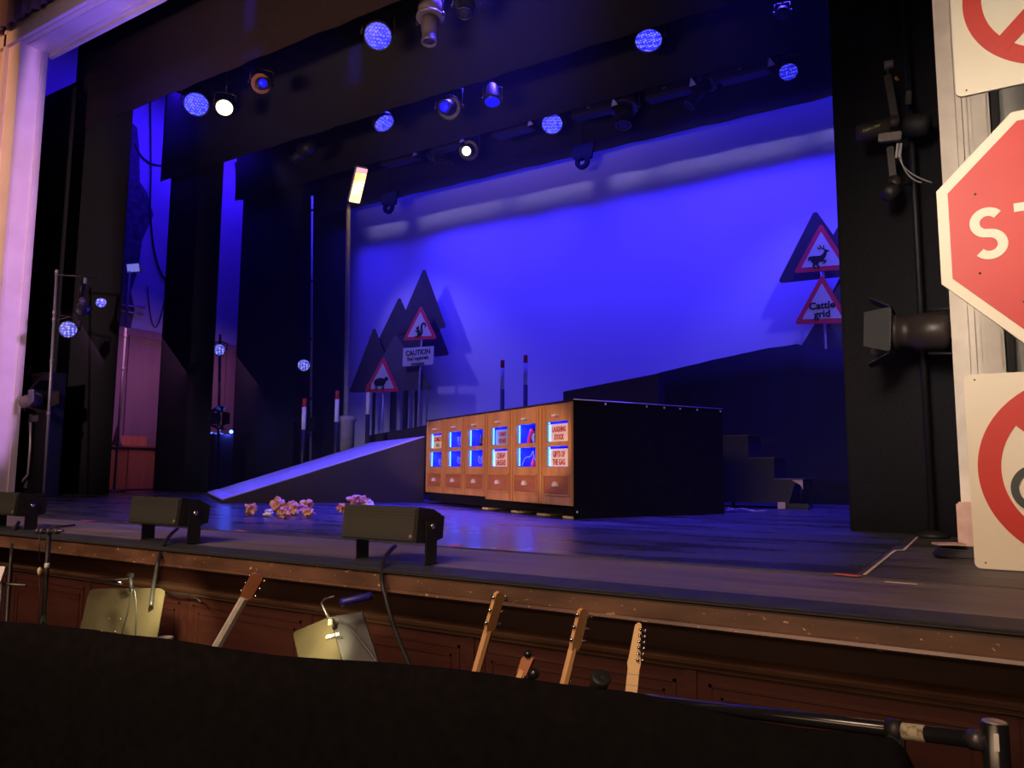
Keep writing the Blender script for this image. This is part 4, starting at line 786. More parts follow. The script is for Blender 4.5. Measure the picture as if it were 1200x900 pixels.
fresnel((343, 499), (356, 497), 12.6, 0.15, 'unlit dark fresnel lantern left of the first marker pole', body='lantern', doorm='lantern', hook=V((-14.9, 12.9, 1.4)))
# equipment table with blue indicator
et_ = empty('equipment_table', (-15.3, 11.5, 0), 'dark equipment table with clutter in the left wing, beside the second leg curtain', 'table')
MB().box((-16.3, 11.0, 0), (-14.6, 11.5, 1.25)).build('cabinet', M['purple_grey'], et_)
cl = MB()
for i in range(12):
    x = -16.1+i*.125; cl.bbox((x, 11.1+.02*(i % 3), 1.25), (x+.07, 11.2+.02*(i % 3), 1.27+.06*random.random()), .006)
cl.build('clutter', M['steel'], et_)
ip = at(271, 506, Y=11.45)
bi_ = empty('indicator_lamp', (ip.x, 11.45, 1.25), 'tiny bright blue indicator lamp above the equipment table in the left wing', 'lamp')
MB().rod((ip.x, 11.45, 1.25), (ip.x, 11.45, ip.z), 0.01).build('stem', M['dark'], bi_); MB().lathe([(0, -.045), (.032, -.032), (.045, 0), (.032, .032), (0, .045)], Matrix.Translation(ip), 12).build('bulb', M['blue_patch'], bi_)
lamp('indicator_light', 'POINT', ip+V((0.05, -0.1, 0)), (0, 0, 0), 12, (0.05, 0.1, 1), shadow_soft_size=0.04)

# ------------------------------------------------------------------ right side lanterns
RY = 6.72
bp = empty('boom_pole', (-0.60, 6.85, 0), 'dark vertical boom pole carrying the side lanterns in front of the right curtain', 'lighting stand')
MB().rod((-0.42, 6.88, 0), (-0.42, 6.88, 5.5), 0.025).build('pole', M['dark'], bp); MB().lathe([(.12, 0), (.12, .02), (.04, .05)], Matrix.Translation((-0.42, 6.88, 0))).build('base_plate', M['dark'], bp)
def R3(px, py, dy=0): return at(px, py, Y=RY+dy)
mv = empty('moving_head_lantern', R3(1050, 150), 'brownish moving head lantern with long yoke arms on the right boom', 'stage light')
MB().lathe([(.032, 0), (.034, .01), (.034, .06), (.03, .07)], frame(R3(1036, 77), (1, 0.1, 0))).build('clamp', M['lantern_pale'], mv, label='pale tubular clamp at the top')
a, b = R3(1040, 88), R3(1049, 140); MB().bbox((-.028, -.02, 0), (.028, .02, (b-a).length), .008, frame(a, b-a)).rod(R3(1040, 80), R3(1041, 92), .006).build('arm', M['lantern_brown'], mv)
MB().lathe([(0, -.03), (.042, -.03), (.048, -.01), (.048, .03), (0, .03)], frame(R3(1047, 143, -.02), (0, -1, 0)), 20).build('hub', M['lantern_brown'], mv)
a, b = R3(1004, 157), R3(1044, 149); MB().lathe([(0, 0), (.055, .0), (.075, .02), (.08, .06), (.08, (b-a).length)], frame(a, b-a), 24).build('head', M['lantern_brown'], mv)
a, b = R3(1058, 147), R3(1088, 147); MB().lathe([(.06, 0), (.085, .04), (.095, .12), (.09, .17), (.06, .2), (0, .2)], frame(a, b-a), 24).build('rear_cover', M['speaker'], mv)
a = R3(1043, 161, -.03); MB().bbox((-.085, -.03, -.035), (.085, .03, .035), .006, frame(a, (0.1, 0, 1), V((1, 0, .12)))).build('control_panel', M['lantern_pale'], mv, label='brown control box with pale lettering')
tx = MB().text('Fusion Star', .03, Matrix.Translation(R3(1021, 150, -.088)) @ Matrix.Rotation(math.radians(-11), 4, 'Y'), .001, .001, shear=.2)
tx.build('lettering', M['label'], mv)
a, b = R3(1043, 172), R3(1047, 212); MB().bbox((-.026, -.02, 0), (.026, .02, (b-a).length), .008, frame(a, b-a)).lathe([(0, -.03), (.05, -.03), (.05, .02), (0, .02)], frame(R3(1048, 213), (0, -1, 0)), 20).build('arm', M['lantern_brown'], mv)
a, b = R3(1036, 222), R3(1058, 232); MB().lathe([(0, 0), (.06, 0), (.075, .03), (.075, .09), (.05, .12), (0, .12)], frame(a, b-a)).build('base', M['lantern'], mv)
MB().bbox((-.022, -.02, -.055), (.022, .02, .055), .006, frame(R3(1065, 115), (0.1, 0, 1))).build('rear_arm', M['lantern_brown'], mv)
MB().rod(R3(1049, 90), R3(1052, 94), .012).build('bolt', M['copper'], mv)
cb2 = MB().tube(bez(R3(1052, 172), R3(1052, 195), R3(1065, 205), R3(1092, 214)), .006, 6).tube(bez(R3(1055, 172), R3(1054, 200), R3(1068, 212), R3(1080, 214)), .006, 6); cb2.build('lead', M['steel'], mv)
MB().rod(R3(1052, 168), R3(1050, 185), .010).rod(R3(1056, 168), R3(1054, 184), .010).build('connector', M['white'], mv)
MB().rod(R3(1064, 120, .02), V((-0.42, 6.88, R3(1064, 120).z)), .012).build('bracket', M['lantern'], mv); MB().rod(R3(1048, 213, .02), V((-0.42, 6.88, R3(1048, 213).z)), .012).build('bracket', M['lantern'], mv)
# fresnel right
fr_a, fr_b = (1112, 388), (1040, 390)
fresnel(fr_a, fr_b, 6.62, 0.145, 'dark fresnel lantern with grey barn doors pointing left beside the right proscenium', body='lantern_brown', doorm='grey_black', hook=V((-0.42, 6.88, at(1100, 360, Y=6.62).z)))

# ------------------------------------------------------------------ big signs at the right proscenium
SYs = 4.76
def board_back(root, pts, y0, d, m='cream', name='board', r=0.03): return MB().prism(rounded(pts, r), y0, y0+d).build(name, M[m], root)
def prohib(cx, cz, half_w, z0, z1, ro, rw, bar_dir, label, y=SYs, stand=None):
    root = empty('prohibition_sign', (cx, y, z0), label, 'sign')
    board_back(root, [(cx-half_w, z0), (cx+half_w, z0), (cx+half_w, z1), (cx-half_w, z1)], y, 0.02)
    mb = MB().ring(cx, cz, ro, ro-rw, y-0.004, y, 96); ang = math.radians(45*bar_dir); ri = ro-rw*.5; hw = rw*.48
    mb.box((-ri, -0.006, -hw), (ri, -0.002, hw), Matrix.Translation((cx, y, cz)) @ Matrix.Rotation(-ang, 4, 'Y')); mb.build('red_ring', M['red'], root)
    sc = MB()
    for a, b in ((-half_w+.05, z0+.03), (-half_w+.05, z1-.03), (half_w-.05, z0+.03), (0, z0+.02)): sc.lathe([(0, 0), (.005, 0), (.004, .003), (0, .004)], frame((cx+a, y, b), (0, -1, 0)), 8).build('screw', M['steel_dark'], root); sc = MB()
    return root
s1 = prohib(0.44, 3.09, 0.5, 2.575, 3.60, 0.445, 0.09, 1, 'cream square sign with a red ring and diagonal bar at the top right corner')
MB().rod((0.44, SYs+.05, 1.0), (0.44, SYs+.05, 3.6), .03).build('mounting_bar', M['dark'], s1)
s3 = prohib(0.415, 0.517, 0.52, 0.004, 1.022, 0.480, 0.105, -1, 'cream square sign with red ring and dark cycle wheel, standing at lower right')
bk = MB().ring(0.20, 0.42, 0.125, 0.088, SYs-0.008, SYs-0.004, 48).ring(0.60, 0.42, 0.125, 0.088, SYs-0.008, SYs-0.004, 48)
def stroke(mb, p, q, w, y0, y1):
    p, q = V(p), V(q); d = (q-p).normalized(); n = V((-d.y, d.x))*w/2; mb.prism([tuple(p+n), tuple(q+n), tuple(q-n), tuple(p-n)], y0, y1)
for p, q in (((.20, .42), (.30, .62)), ((.30, .62), (.52, .62)), ((.52, .62), (.38, .42)), ((.38, .42), (.30, .62)), ((.38, .42), (.20, .42)), ((.60, .42), (.50, .68)), ((.26, .66), (.34, .66)), ((.44, .70), (.52, .68))): stroke(bk, p, q, .03, SYs-.008, SYs-.004)
bk.build('bicycle_symbol', M['sign_grey'], s3)
MB().box((0.3, SYs+.02, 0.0), (0.36, SYs+.1, .9)).build('brace', M['tape'], s3)
# stop sign
def octo(cx, cz, ap_): 
    R_ = ap_/math.cos(math.pi/8); return [(cx+R_*math.cos(math.pi/8+i*math.pi/4), cz+R_*math.sin(math.pi/8+i*math.pi/4)) for i in range(8)]
YT = 4.6; ccx, ccz, apo = 0.435, 1.75, 0.612
ss = empty('stop_sign', (ccx, YT, ccz-apo), 'large red octagonal STOP sign with a white rim at the right edge', 'sign')
MB().prism(octo(ccx, ccz, apo), YT, YT+.02).build('white_rim', M['cream'], ss)
MB().prism(octo(ccx, ccz, apo-.052), YT-.004, YT).build('red_face', M['red'], ss)
# hand-built S matching the wide letterform, then the other letters
lt = MB()
def arc(cx, cz, r, a0, a1, n=14): return [(cx+r*math.cos(math.radians(a0+(a1-a0)*i/n)), cz+r*math.sin(math.radians(a0+(a1-a0)*i/n))) for i in range(n+1)]
def thick(path, w):
    L_, R2_ = [], []
    for i, p in enumerate(path):
        p = V(p); t = (V(path[min(i+1, len(path)-1)])-V(path[max(i-1, 0)])).normalized(); n = V((-t.y, t.x))*w/2; L_.append(tuple(p+n)); R2_.append(tuple(p-n))
    return L_+R2_[::-1]
def strip(mb, path, w, y0, y1):
    q = thick(path, w); n = len(path)
    for i in range(n-1): mb.prism([q[i], q[i+1], q[2*n-2-i], q[2*n-1-i]], y0, y1)
sxc, szc, R1 = 0.047, 1.735, 0.058
path = arc(sxc, szc+R1, R1, 38, 180, 16)+arc(sxc, szc+R1, R1, 180, 250, 8)[1:]+arc(sxc+.004, szc-R1, R1, 80, 0, 10)+arc(sxc+.004, szc-R1, R1, 0, -140, 16)[1:]
strip(lt, path, .045, YT-.008, YT-.004)
zt_, zb_ = szc+R1*2+.022, szc-R1*2-.022
lt.prism([(.165, zt_), (.345, zt_), (.345, zt_-.045), (.278, zt_-.045), (.278, zb_), (.232, zb_), (.232, zt_-.045), (.165, zt_-.045)], YT-.008, YT-.004)
lt.ring(.485, szc, .14, .095, YT-.008, YT-.004, 48)
lt.box((.67, YT-.008, zb_), (.715, YT-.004, zt_)); lt.ring(.755, szc+.065, .075, .032, YT-.008, YT-.004, 32)
lt.build('lettering', M['cream'], ss)
MB().box((.40, YT+.02, 0.0), (.47, YT+.06, 3.0)).build('post', M['dark'], ss)
sc = MB()
for a, b in ((0.0, 1.955), (.0, 1.53), (.18, 1.36)): MB().lathe([(0, 0), (.006, 0), (.004, .003), (0, .004)], frame((a, YT-.004, b), (0, -1, 0)), 8).build('screw', M['steel_dark'], ss)
# cable coil and wood offcut by the right plinth
cc = at(1130, 648, Z=0.03); co = MB()
for k in range(4): co.ring(0, 0, .20-.012*k, .185-.012*k, .012*k, .012*k+.012, 40, Matrix.Translation((cc.x+.02, cc.y, 0)) @ Matrix.Rotation(math.pi/2, 4, 'X'))
co.build('x', M['dark']); bpy.data.objects.remove(bpy.data.objects['x'])
co = MB(); pts = [V((cc.x+.03+(.19-.004*i/10)*math.cos(i*.35), cc.y+(.16)*math.sin(i*.35), .012+.0006*i)) for i in range(72)]
tag(co.tube(pts, .010, 6).build('cable_coil', M['dark']), 'black coil of cable on the floor beside the lower right sign', 'cable')
tag(MB().prism([(0, 0), (.16, 0), (.16, .012), (0, .012)], 0, .09, Matrix.Translation((cc.x-.13, cc.y+.02, .065)) @ Matrix.Rotation(.5, 4, 'Z')).build('wood_offcut', M['plinth']), 'small pinkish wood offcut lying on the cable coil by the right plinth', 'wood offcut')

# ------------------------------------------------------------------ tape marks
def tape_line(pxs, w, m, label, z=0.001):
    mb = MB(); p = [at(a, b, Z=0.0) for a, b in pxs]
    for a, b in zip(p, p[1:]):
        d = (b-a).normalized(); n = V((-d.y, d.x, 0))*w/2; q = [a+n, a-n, b-n, b+n]; mb.add([x+V((0, 0, z)) for x in q]+[x+V((0, 0, z+.0015)) for x in q], [(0, 3, 2, 1), (4, 5, 6, 7), (0, 1, 5, 4), (1, 2, 6, 5), (2, 3, 7, 6), (3, 0, 4, 7)])
    return tag(mb.build('floor_tape', M[m]), label, 'tape')
tape_line(((1013, 674), (1049, 645)), .016, 'tape', 'pale tape line along the right edge of the black stage vinyl, near half')
tape_line(((1049, 645), (1059, 645), (1078, 627)), .016, 'tape', 'pale tape line with a jog along the right edge of the vinyl, far half')
tape_line(((978, 672.5), (1008, 675.5)), .05, 'tape_red', 'orange red tape mark at the front right corner of the vinyl')
tape_line(((1037, 682), (1075, 685)), .012, 'white', 'short white chalk like mark on the boards near the lower right sign')
tape_line(((98, 610), (110, 611)), .06, 'tape_red', 'small orange tape mark on the front seam between the two left speakers')
tape_line(((526, 638.5), (541, 639.5)), .04, 'tape_red', 'small orange tape mark on the front seam right of the largest speaker')
tape_line(((276, 622), (290, 622.5)), .04, 'tape_red', 'small orange tape mark on the front seam right of the middle speaker')

# ------------------------------------------------------------------ crumpled paper
def crumple(px, py, rp, label, m='paper', seed=0, flat=0.8):
    p = at(px, py, Z=0.0); r_ = rp*(p-EYE).dot(fw)/900.0; bm = bmesh.new(); bmesh.ops.create_icosphere(bm, subdivisions=3, radius=1)
    for v_ in bm.verts:
        d = v_.co.normalized(); k_ = 0.86+0.62*noise.noise(d*1.8+V((seed*3.1, 0, 0)))+0.75*abs(noise.noise(d*3.3+V((0, seed*1.7, 0))))-0.30*abs(noise.noise(d*6.5+V((seed, 0, 2))))
        v_.co = V((d.x*k_*r_*1.05, d.y*k_*r_, d.z*k_*r_*flat))
    mn = min(v_.co.z for v_ in bm.verts)
    bm.verts.index_update(); mb = MB(); mb.add([V((v_.co.x+p.x, v_.co.y+p.y, v_.co.z-mn)) for v_ in bm.verts], [[q.index for q in f.verts] for f in bm.faces]); bm.free()
    return tag(mb.build('crumpled_paper', M[m]), label, 'paper')
for i, (px, py, rp, lab, m) in enumerate(((294, 605, 6.5, 'single orange brown crumpled paper ball apart from the heap, furthest left', 'paper'), (315, 606, 5, 'pale crumpled scrap just right of the lone paper ball', 'paper_white'),
    (326, 603, 8, 'tall pointed brown crumpled paper at the left of the main heap', 'paper'), (332, 608, 6.5, 'small orange crumpled paper in front of the pointed one', 'paper'), (346, 604, 8, 'crumpled brown paper in the middle of the main heap', 'paper'),
    (342, 600, 6, 'crumpled brown paper half hidden at the back of the main heap', 'paper'), (359, 601, 7, 'crumpled brown paper at the back right of the main heap', 'paper'), (361, 607, 6.5, 'orange brown crumpled paper at the front right of the main heap', 'paper'),
    (401, 602, 5.5, 'small brown crumpled paper at the left edge of the largest speaker', 'paper'), (415, 594, 7, 'crumpled brown paper showing above the largest speaker, left one', 'paper'), (426, 594, 6, 'crumpled brown paper showing above the largest speaker, middle one', 'paper'), (433, 595, 4.5, 'white crumpled scrap showing above the largest speaker', 'paper_white'))):
    crumple(px, py, rp, lab, m, i+1, 0.9 if i != 2 else 1.2)

# ------------------------------------------------------------------ front fill speakers
def speaker(cx, cy, cz, rz, label, W=0.42, H=0.20, D=0.24, tilt=-8):
    root = empty('stage_speaker', (cx, cy, 0), label, 'speaker')
    T = Matrix.Translation((cx, cy, cz)) @ Matrix.Rotation(rz, 4, 'Z') @ Matrix.Rotation(math.radians(tilt), 4, 'X')
    # cabinet tapers backwards
    sx, sz = W/2, H/2
    pr = [(-D*.45, -sz), (-D*.45, sz), (D*.1, sz*.96), (D*.5, sz*.62), (D*.5, -sz*.62), (D*.1, -sz*.96)]
    MB().prism(pr, -sx, sx, T @ YZ).build('cabinet', M['speaker'], root)
    MB().bbox((-sx+.006, -D*.45-.012, -sz+.006), (sx-.006, -D*.45+.001, sz-.006), .006, T).build('grille', M['grille'], root, label='perforated grille')
    MB().lathe([(0, 0), (.012, 0), (.01, .004), (0, .004)], frame(T @ V((sx-.03, -D*.45-.012, -sz+.03)), T.to_3x3() @ V((0, -1, 0)))).build('badge', M['lantern_pale'], root)
    B = Matrix.Translation((cx, cy, 0)) @ Matrix.Rotation(rz, 4, 'Z')
    for s_ in (-1, 1):
        xx = s_*(sx+.008) if s_ > 0 else s_*(sx-.05)
        MB().bbox((xx-.004, -.05, 0.0), (xx+.004, .05, cz+.03 if s_ > 0 else cz-sz*.8), .003, B).build('bracket_side', M['dark'], root)
    MB().bbox((-sx+.05, -.06, 0.0), (sx+.012, .06, 0.006), .002, B).build('bracket_foot', M['dark'], root)
    MB().lathe([(0, 0), (.016, 0), (.014, .012), (0, .014)], frame(T @ V((sx+.012, 0, 0)), T.to_3x3() @ V((1, 0, 0)))).build('pivot_bolt', M['chrome'], root)
    return root, T
def spk(lx, rx, cy_, Yc, foot_px, label, tp, W):
    a = at(lx, cy_, Y=Yc); b = at(rx, cy_, Y=Yc); return a, b
SP = []
for cx, cy, W, H, D, lab, cz in ((-2.81, 3.28, 0.525, 0.185, 0.24, 'black speaker with perforated front on a bracket, largest and nearest of the three', 0.200),
                             (-4.80, 3.28, 0.545, 0.185, 0.24, 'black speaker on a bracket at the stage edge, middle of the three', 0.200),
                             (-6.87, 3.28, 0.535, 0.185, 0.24, 'black bracketed speaker cut by the left edge of the photo', 0.190)):
    SP.append(speaker(cx, cy, cz, 0.0, lab, W, H, D, -6))
cable(bez(at(463, 640, Y=3.35), at(445, 655, Y=3.1), at(446, 668, Y=2.95), at(449, 690, Y=2.93))+bez(at(450, 690, Y=2.93), at(455, 720, Y=2.9), at(470, 760, Y=2.8), at(490, 800, Y=2.7))[1:], .012, 'black cable running from the largest speaker down into the pit', name='speaker_cable')
cable(bez(at(208, 620, Y=3.35), at(190, 632, Y=3.1), at(188, 650, Y=2.95), at(184, 664, Y=2.93))+bez(at(184, 664, Y=2.93), at(181, 680, Y=2.9), at(179, 690, Y=2.85), at(177, 710, Y=2.8))[1:], .012, 'black cable running from the middle speaker down into the pit', name='speaker_cable')
cable(bez(at(22, 612, Y=3.35), at(14, 622, Y=3.1), at(15, 640, Y=2.95), at(13, 655, Y=2.93))+bez(at(13, 655, Y=2.93), at(10, 690, Y=2.9), at(8, 720, Y=2.85), at(7, 760, Y=2.8))[1:], .014, 'black cable running from the leftmost speaker down into the pit', name='speaker_cable')

# ------------------------------------------------------------------ orchestra pit
# black cloth over the pit rail
tops_px = [(-60, 727), (0, 730), (60, 733), (110, 737), (150, 745), (195, 751), (250, 758), (330, 768), (440, 777), (540, 788), (600, 794), (700, 806), (740, 813), (790, 826), (850, 838), (930, 852), (1000, 862), (1045, 869), (1062, 880), (1072, 900)]
P_ = [at(a, b, Z=-0.03 if a < 1050 else (-0.045 if a < 1070 else -0.085)) for a, b in tops_px]
rows = 9; vs = []; fs = []; ncol = len(P_)*4-3
fine = []
for a, b in zip(P_, P_[1:]): fine += [a.lerp(b, t/4) for t in range(4)]
fine.append(P_[-1]); ncol = len(fine)
for side in (0, 1):
    for j in range(rows):
        for i, p in enumerate(fine):
            z = p.z-(1.0)*j/(rows-1)*(1 if j else 0); wob = 0.012*math.sin(i*.55+j*.5)+0.010*math.sin(i*.21-j*.8)
            n_ = (EYE-p); n_.z = 0; n_.normalize(); out = 0.0 if j == 0 else 0.035+wob
            vs.append(V((p.x, p.y, z))+n_*(out-side*.012 if True else 0)+(V((0, 0, 0.004*math.sin(i*.4))) if j == 0 else V((0, 0, 0))))
for s_ in (0, 1):
    o_ = s_*rows*ncol
    for j in range(rows-1):
        for i in range(ncol-1):
            q = o_+j*ncol+i; fs.append((q, q+1, q+ncol+1, q+ncol) if s_ else (q, q+ncol, q+ncol+1, q+1))
O = rows*ncol
for i in range(ncol-1): fs.append((i, i+1, O+i+1, O+i))
for j in range(rows-1): q = j*ncol+ncol-1; fs.append((q, q+ncol, O+q+ncol, O+q))
tag(MB().add(vs, fs, I4, True).build('pit_rail_drape', M['pit_cloth']), 'black cloth draped over the orchestra pit rail across the whole foreground', 'drape')
# black pipe, clamp, label, post
pr_ = empty('pit_rail', at(1165, 900, Y=1.75), 'glossy black pipe rail with an upright post at the lower right', 'rail')
ra, rb = at(1150, 868, Y=1.75), at(740, 818, Y=2.02); ra2 = rb.lerp(ra, 0.0)
MB().rod(rb, ra, .0155, n=20).build('pipe', M['pipe'], pr_)
dv = (ra-rb).normalized()
MB().rod(ra-dv*.02, ra+dv*.005, .019, n=16).build('pipe_collar', M['steel_dark'], pr_)
pc = at(1050, 857, Y=1.80); pc = rb+dv*((pc-rb).dot(dv)); MB().rod(pc-dv*.014, pc+dv*.014, .0215, n=18).bbox((-.016, -.02, -.05), (.016, .02, 0), .004, frame(pc, (0, 0, 1))).build('bracket', M['dark'], pr_)
pl_ = rb+dv*((at(1070, 858, Y=1.78)-rb).dot(dv)); MB().lathe([(.0165, -.022), (.0165, .022)], frame(pl_, dv), 20, caps=False).build('paper_label', M['label'], pr_, label='worn cream paper label')
pp = at(1165, 846, Y=1.755); MB().lathe([(.0235, -1.1-pp.z), (.0235, -.002), (.022, 0), (.0, 0)], Matrix.Translation(pp), 24).build('post', M['pipe'], pr_)
MB().lathe([(0, 0), (.0205, 0), (.0205, .0015), (0, .0015)], Matrix.Translation(pp), 24).build('post_cap', M['steel'], pr_, label='pale grey post cap')
cdir = (EYE-pp); cdir.z = 0; cdir.normalize(); MB().bbox((-.004, -.002, -.016), (.004, .002, .016), .001, frame(pp+cdir*.0235+V((0.002, 0, -.03)), (0, 0, 1), V((cdir.y*-1, cdir.x, 0)))).build('slot_sticker', M['white'], pr_)
# guitars
def guitar(p_lo, p_hi, Y, w, hl, label, neckm, headm, tun, face=0.0, side=1, tw=0.02, lean=None, silver=False, six=False):
    """neck from p_lo to p_hi (headstock top); local z along the neck, x across"""
    a, b = at(*p_lo, Y=Y), at(*p_hi, Y=Y+0.06); d = (b-a).normalized(); L = (b-a).length; root = empty('guitar', a-d*.2, label, 'guitar')
    c = (EYE-a).normalized(); yv = (c-d*c.dot(d)).normalized(); yv = Matrix.Rotation(face, 3, d) @ yv; xv = yv.cross(d)*-1
    F = Matrix((xv, -yv, d)).transposed().to_4x4(); 
    if F.to_3x3().determinant() < 0: F = Matrix((-xv, -yv, d)).transposed().to_4x4()
    F.translation = a
    ext = (a.z+.45)/d.z if False else 0.42
    zs = L-hl; hw = w/2
    # neck with rounded back
    prof = [(-hw, 0.0), (-hw*.8, -hw*.55), (0, -hw*.85), (hw*.8, -hw*.55), (hw, 0.0), (hw, .006), (-hw, .006)]
    vs = [(x*1.12, y, -ext) for x, y in prof]+[(x, y, zs) for x, y in prof]; n = len(prof)
    MB().add(vs, [list(range(n))[::-1], list(range(n, 2*n))]+[(i, (i+1) % n, (i+1) % n+n, i+n) for i in range(n)], F).build('neck', M[neckm], root)
    fr = MB()
    for k in range(14): fr.box((-hw*1.02, .006, zs-.02-k*.036), (hw*1.02, .0075, zs-.018-k*.036), F)
    fr.build('frets', M['steel'], root)
    if six: hp = [(-hw, zs-.005), (-hw*1.15, zs+.02), (-hw*.75, zs+hl*.45), (-hw*.7, zs+hl*.86), (-hw*.55, zs+hl*.97), (-hw*.05, zs+hl), (hw*.5, zs+hl*.93), (hw*.62, zs+hl*.8), (hw*1.05, zs+.03), (hw*1.2, zs+.015), (hw, zs-.005)]
    else: hp = [(-hw, zs-.005), (-hw*1.35, zs+.02), (-hw*1.3, zs+hl*.93), (-hw*.6, zs+hl), (hw*.6, zs+hl*.98), (hw*1.3, zs+hl*.93), (hw*1.35, zs+.02), (hw, zs-.005)]
    hs = MB().prism(hp, -.012, .003, F).build('headstock', M[headm], root)
    n_t = 6 if six else 3
    for s_ in ((side,) if six else (-1, 1)):
        for k in range(n_t):
            zz = zs+.03+(hl-.055)*k/(n_t-1); tw_ = tw if (six or s_ > 0) else tw*.45; x_ = s_*hw*(0.9 if six else 1.3)
            t_ = MB().lathe([(.003, 0), (.003, tw_*.5), (.0075, tw_*.5), (.008, tw_*.95), (0, tw_)], F @ frame((x_, -.006, zz), (s_, 0, 0)), 10)
            t_.lathe([(.006, 0), (.006, .012), (0, .013)], F @ frame((x_*.55, .003, zz), (0, 1, 0)), 10)
            t_.build('tuning_peg', M['chrome'], hs)
    # body out of sight below the drape
    bp_ = []
    for i in range(28):
        t = 2*math.pi*i/28; rr = .15+.035*math.cos(2*t)+(.025*math.cos(t)*-1); bp_.append((rr*math.sin(t)*.95, -ext-.17+rr*1.35*math.cos(t)))
    MB().prism(bp_, -.03, .03, F).build('body', M['body_wood'], root)
    return root
GY = 2.55
guitar((250, 765), (303, 672), 2.75, .046, .15, 'guitar with pale grey neck and red brown headstock, leftmost of the guitars', 'neck_silver', 'head_brown', 6, face=.2, tw=.022)
guitar((556, 795), (585, 693), GY, .040, .155, 'guitar with tan neck and three chrome pegs, standing left of centre by the long cable', 'neck_tan', 'neck_tan', 3, face=.9, tw=.028)
guitar((660, 808), (683, 713), GY, .038, .145, 'tan necked guitar with chrome pegs, between the small dark headstock and the palest guitar', 'neck_tan', 'neck_tan', 3, face=.9, tw=.026)
guitar((739, 818), (748, 729), GY, .040, .155, 'rightmost guitar, palest maple neck with six pegs along its right side', 'neck_maple', 'neck_maple', 6, six=True, side=-1, tw=.014, face=math.pi)
# small dark headstock
a = at(608, 800, Y=2.5); b = at(620, 768, Y=2.52); r = empty('bass_guitar', a, 'dark headstock with round black pegs just above the cloth, between two tan guitars', 'guitar')
d = (b-a).normalized(); F = frame(a, d, V((1, 0, 0))); L = (b-a).length
MB().bbox((-.016, -.012, -.5), (.014, .012, L*.5), .005, F).build('neck', M['neck_tan'], r); MB().prism([(-.018, L*.3), (.022, L*.35), (.026, L), (-.006, L*1.05), (-.02, L*.8)], -.01, .01, F).build('headstock', M['head_brown'], r)
for x_, z_, rr in ((.05, .55, .020), (.0, 1.05, .014), (.034, .2, .014)): MB().lathe([(0, -.012), (rr, -.010), (rr, .010), (0, .012)], F @ frame((x_, -.012, z_*L), (.3, -1, 0)), 16).rod(F @ V((0, 0, z_*L)), F @ V((x_, -.01, z_*L)), .005).build('tuning_peg', M['pipe'], r)
MB().prism([(-.16, -.8), (.16, -.8), (.13, -.5), (-.13, -.5)], -.03, .03, F).build('body', M['body_wood'], r)
# dark clip light by the pale guitar
a = at(703, 805, Y=2.5); r = empty('clip_lamp', a-V((0, 0, .3)), 'small black clip lamp head just above the cloth, left of the palest guitar', 'lamp')
MB().lathe([(.012, 0), (.03, .01), (.035, .055), (.03, .06), (0, .05)], frame(at(700, 806, Y=2.5), (.35, -.3, .6)), 18).build('shade', M['dark'], r); MB().rod(a-V((0, 0, .45)), a, .008).build('stem', M['dark'], r); MB().bbox((-.05, -.015, -.008), (.05, .015, .008), .004, frame(at(703, 810, Y=2.5), (0, 0, 1))).build('clip', M['dark'], r)
# music stands
def music_stand(corners, Y, label, th=.006, tilt=.12):
    tl, tr, br, bl = [at(*c_, Y=Y+(tilt if i < 2 else 0)) for i, c_ in enumerate(corners)]
    r = empty('music_stand', ((bl.x+br.x)/2, Y, -1.1), label, 'music stand')
    n = (tr-tl).cross(bl-tl).normalized(); n = n if n.y > 0 else -n
    pts = [tl, tr, br, bl]; ctr = sum(pts, V())/4
    def rnd(k=.10):
        out = []
        for i in range(4):
            p, a_, b_ = pts[i], pts[i-1], pts[(i+1) % 4]; u = (a_-p)*k; v_ = (b_-p)*k
            for t in (0, .33, .66, 1): out.append(p+u*(1-t)**2+v_*t**2)
        return out
    q = rnd(); m_ = len(q); MB().add([*q, *[x+n*th for x in q]], [list(range(m_)), list(range(2*m_-1, m_-1, -1))]+[(i, i+m_, (i+1) % m_+m_, (i+1) % m_) for i in range(m_)]).build('desk', M['desk'], r)
    MB().rod(ctr+n*.01, V((ctr.x+n.x*.03, ctr.y+.02, -1.1)), .012).build('pole', M['dark'], r)
    for k in range(3):
        an = k*2.1+.3; MB().rod((ctr.x+n.x*.03, ctr.y+.02, -.85), (ctr.x+.25*math.cos(an), min(3.15, ctr.y+.02+.25*math.sin(an)), -1.095), .008).build('leg', M['dark'], r)
    return r, tl, tr, br, bl, n
r1, tl, tr, br, bl, n = music_stand(((105, 690), (193.5, 689), (181, 760), (90, 752)), 2.75, 'bronze lit music stand desk with four screw heads at the lower left')
sc = MB()
for a_, b_ in ((133, 727), (146.5, 727), (128, 742), (143.5, 742)):
    p = tl+(tr-tl)*((a_-100)/90)+(bl-tl)*((b_-690)/66); MB().lathe([(0, 0), (.007, 0), (.005, .004), (0, .005)], frame(p, -n), 10).build('screw', M['chrome'], r1)
def strand(p, m, parent, name, rad=.0045): MB().tube(p, rad, 6).build(name, M[m], parent)
K = lambda px, py, Y=2.72: at(px, py, Y=Y)
strand(bez(K(155, 690), K(153, 705), K(148, 728), K(141, 748)), 'dark', r1, 'lead'); strand(bez(K(157, 690), K(161, 705), K(160, 728), K(158, 752)), 'dark', r1, 'lead')
lt1 = empty('clip_lamp', at(154, 690, Y=2.8), 'black clip lamp with small lit chrome end on top of the lower left music stand', 'lamp')
